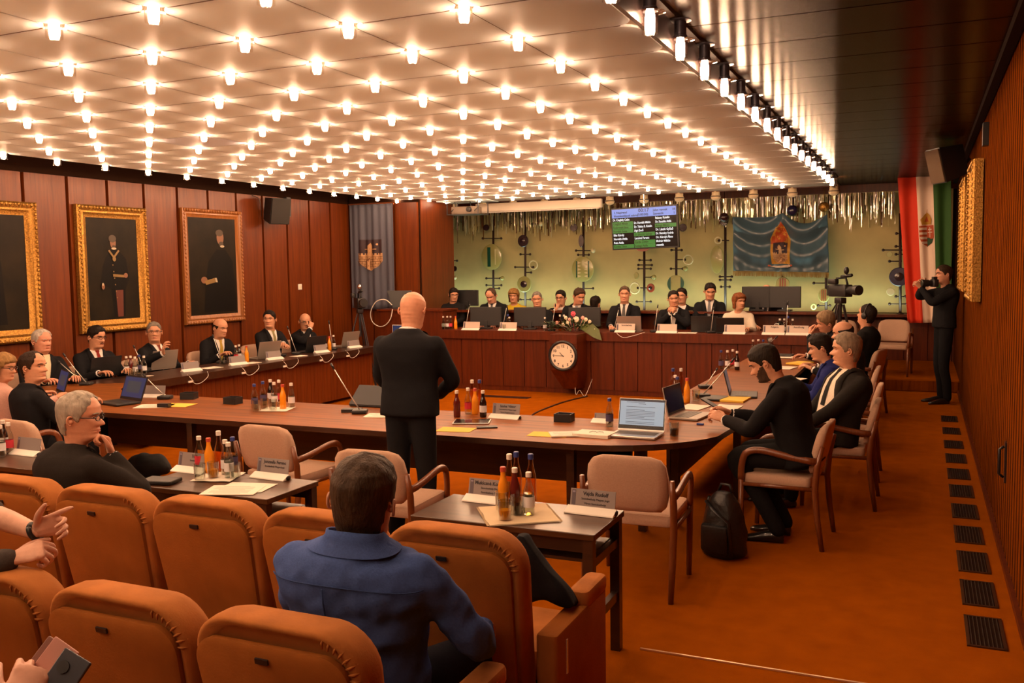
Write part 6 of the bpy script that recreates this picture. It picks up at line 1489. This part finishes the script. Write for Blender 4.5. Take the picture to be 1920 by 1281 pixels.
# ---- bags and coat
p = (-1.16, 5.98); t = thing('backpack', 'black leather backpack on the carpet beside the pink armchair', 'backpack', (p[0], p[1], 0), -.3)
mb = MB(); rs = []
for z, a, b in ((0, .13, .09), (.03, .165, .115), (.15, .165, .12), (.28, .14, .105), (.38, .10, .08), (.43, .05, .05)): rs.append([(a*cos(2*pi*q/20)*(1 if abs(cos(2*pi*q/20)) < .8 else .95), b*sin(2*pi*q/20), z) for q in range(20)])
mb.loft(rs); LEA = mat('black_leather', (.010, .009, .009), .38, bump=.3, bscale=40)
remesh(mb, .014, 2, lambda c: .008*mnoise.noise(c*14)).build('body', LEA, t, smooth='all'); MB().rbox((0, -.115, .14), (.20, .06, .18), .03).build('pocket', LEA, t, smooth=True); MB().tube([(-.10, -.05, .36), (-.02, -.12, .33), (.10, -.13, .26), (.12, -.12, .05)], .014, n=8, flat=.5).build('flap_strap', LEA, t, smooth='all'); MB().tube([(-.05, .02, .42), (-.03, .02, .47), (.03, .02, .47), (.05, .02, .42)], .010, n=8).build('handle', LEA, t, smooth='all'); MB().tube([(-.14, .06, .36), (-.20, .12, .2), (-.15, .10, .03)], .012, n=8).build('shoulder_strap', LEA, t, smooth='all')
mb = MB(); mb.ball((0, 0, .10), (.26, .14, .12), 16, 10); t = remesh(mb, .02, 2, lambda c: .02*mnoise.noise(c*9)).build('bag', mat('black_cloth_bag', (.008, .007, .007), .8), smooth='all'); q = atz(278, 893, 0); t.location = (q.x, q.y, 0); tag(t, 'black bag lying under the long table on the left', 'bag')
YC = 3.24
pts = [aty(x, y, YC) for x, y in ((962, 1004), (982, 1004), (1008, 1045), (1045, 1093), (1078, 1138), (1069, 1144), (1020, 1128), (984, 1130), (978, 1080))]
mb = MB(); mb.loft([[q + Vector((0, 0, 0)) for q in pts], [q + Vector((-.01, .07, -.01)) for q in pts], [q + Vector((-.03, .13, -.03)) for q in pts]]); t = remesh(mb, .011, 4, lambda c: .012*mnoise.noise(Vector((c.x*16+c.z*9, c.y*5, c.z*6-c.x*6)))).build('coat', cloth((.012, .012, .015)), smooth='all'); tag(t, 'black coat draped over the end velvet seat of the front row', 'coat')
# ---- phone held at the lower left corner
ph = aty(84, 1262, 1.40); t = thing('phone_case', 'pinkish open phone wallet held at the lower left corner', 'phone', ph, 0)
Rp = Matrix.Rotation(-YAW*-1, 3, 'Z') @ Matrix.Rotation(radians(-52), 3, 'X')
def slabp(name, c, d, m, rz): 
    o = MB().rbox((0, 0, 0), d, .004).build(name, m, t); o.matrix_local = Matrix.Translation(c) @ (Matrix.Rotation(YAW, 4, 'Z') @ Matrix.Rotation(radians(62), 4, 'X') @ Matrix.Rotation(rz, 4, 'Z')); return o
slabp('cover', (-.030, .010, -.012), (.075, .15, .008), mat('wallet_brown', (.20, .075, .05), .5), -.55); slabp('inner_cover', (.0, .0, -.004), (.07, .15, .006), mat('wallet_pink', (.52, .24, .19), .5), -.55); b_ = slabp('phone_body', (.052, -.012, -.018), (.072, .15, .010), mat('phone_blue_grey', (.055, .060, .075), .25), -.5); MB().lathe([(.014, 0), (.014, .004)], (-.012, .04, .005), 14).build('camera_ring', BLACK, b_)
pr, _a, _b = person('person below the lower left corner holding a phone', (-1.08, .92), rz=.55, seat=.42, crown=1.18, lod=2, sk=(.62, .33, .23), hair=('short', HBR), top='sweater', collar=False, tcol=(.02, .02, .025), pants=(.02, .02, .03), legs=True,
       arms=[('to', (-.12, .34, .80)), ('to', (.02, .36, ph.z-.035), (.6, -.3, -.8), dict(fwd=(.1, .75, .5), n=(.4, -.5, .7), curl=.9))])
q = ph + Vector((.03, -.10, 0)) - Matrix.Rotation(.55, 3, 'Z') @ Vector((.02, .36, 0)); pr.location = (q.x, q.y, 0)
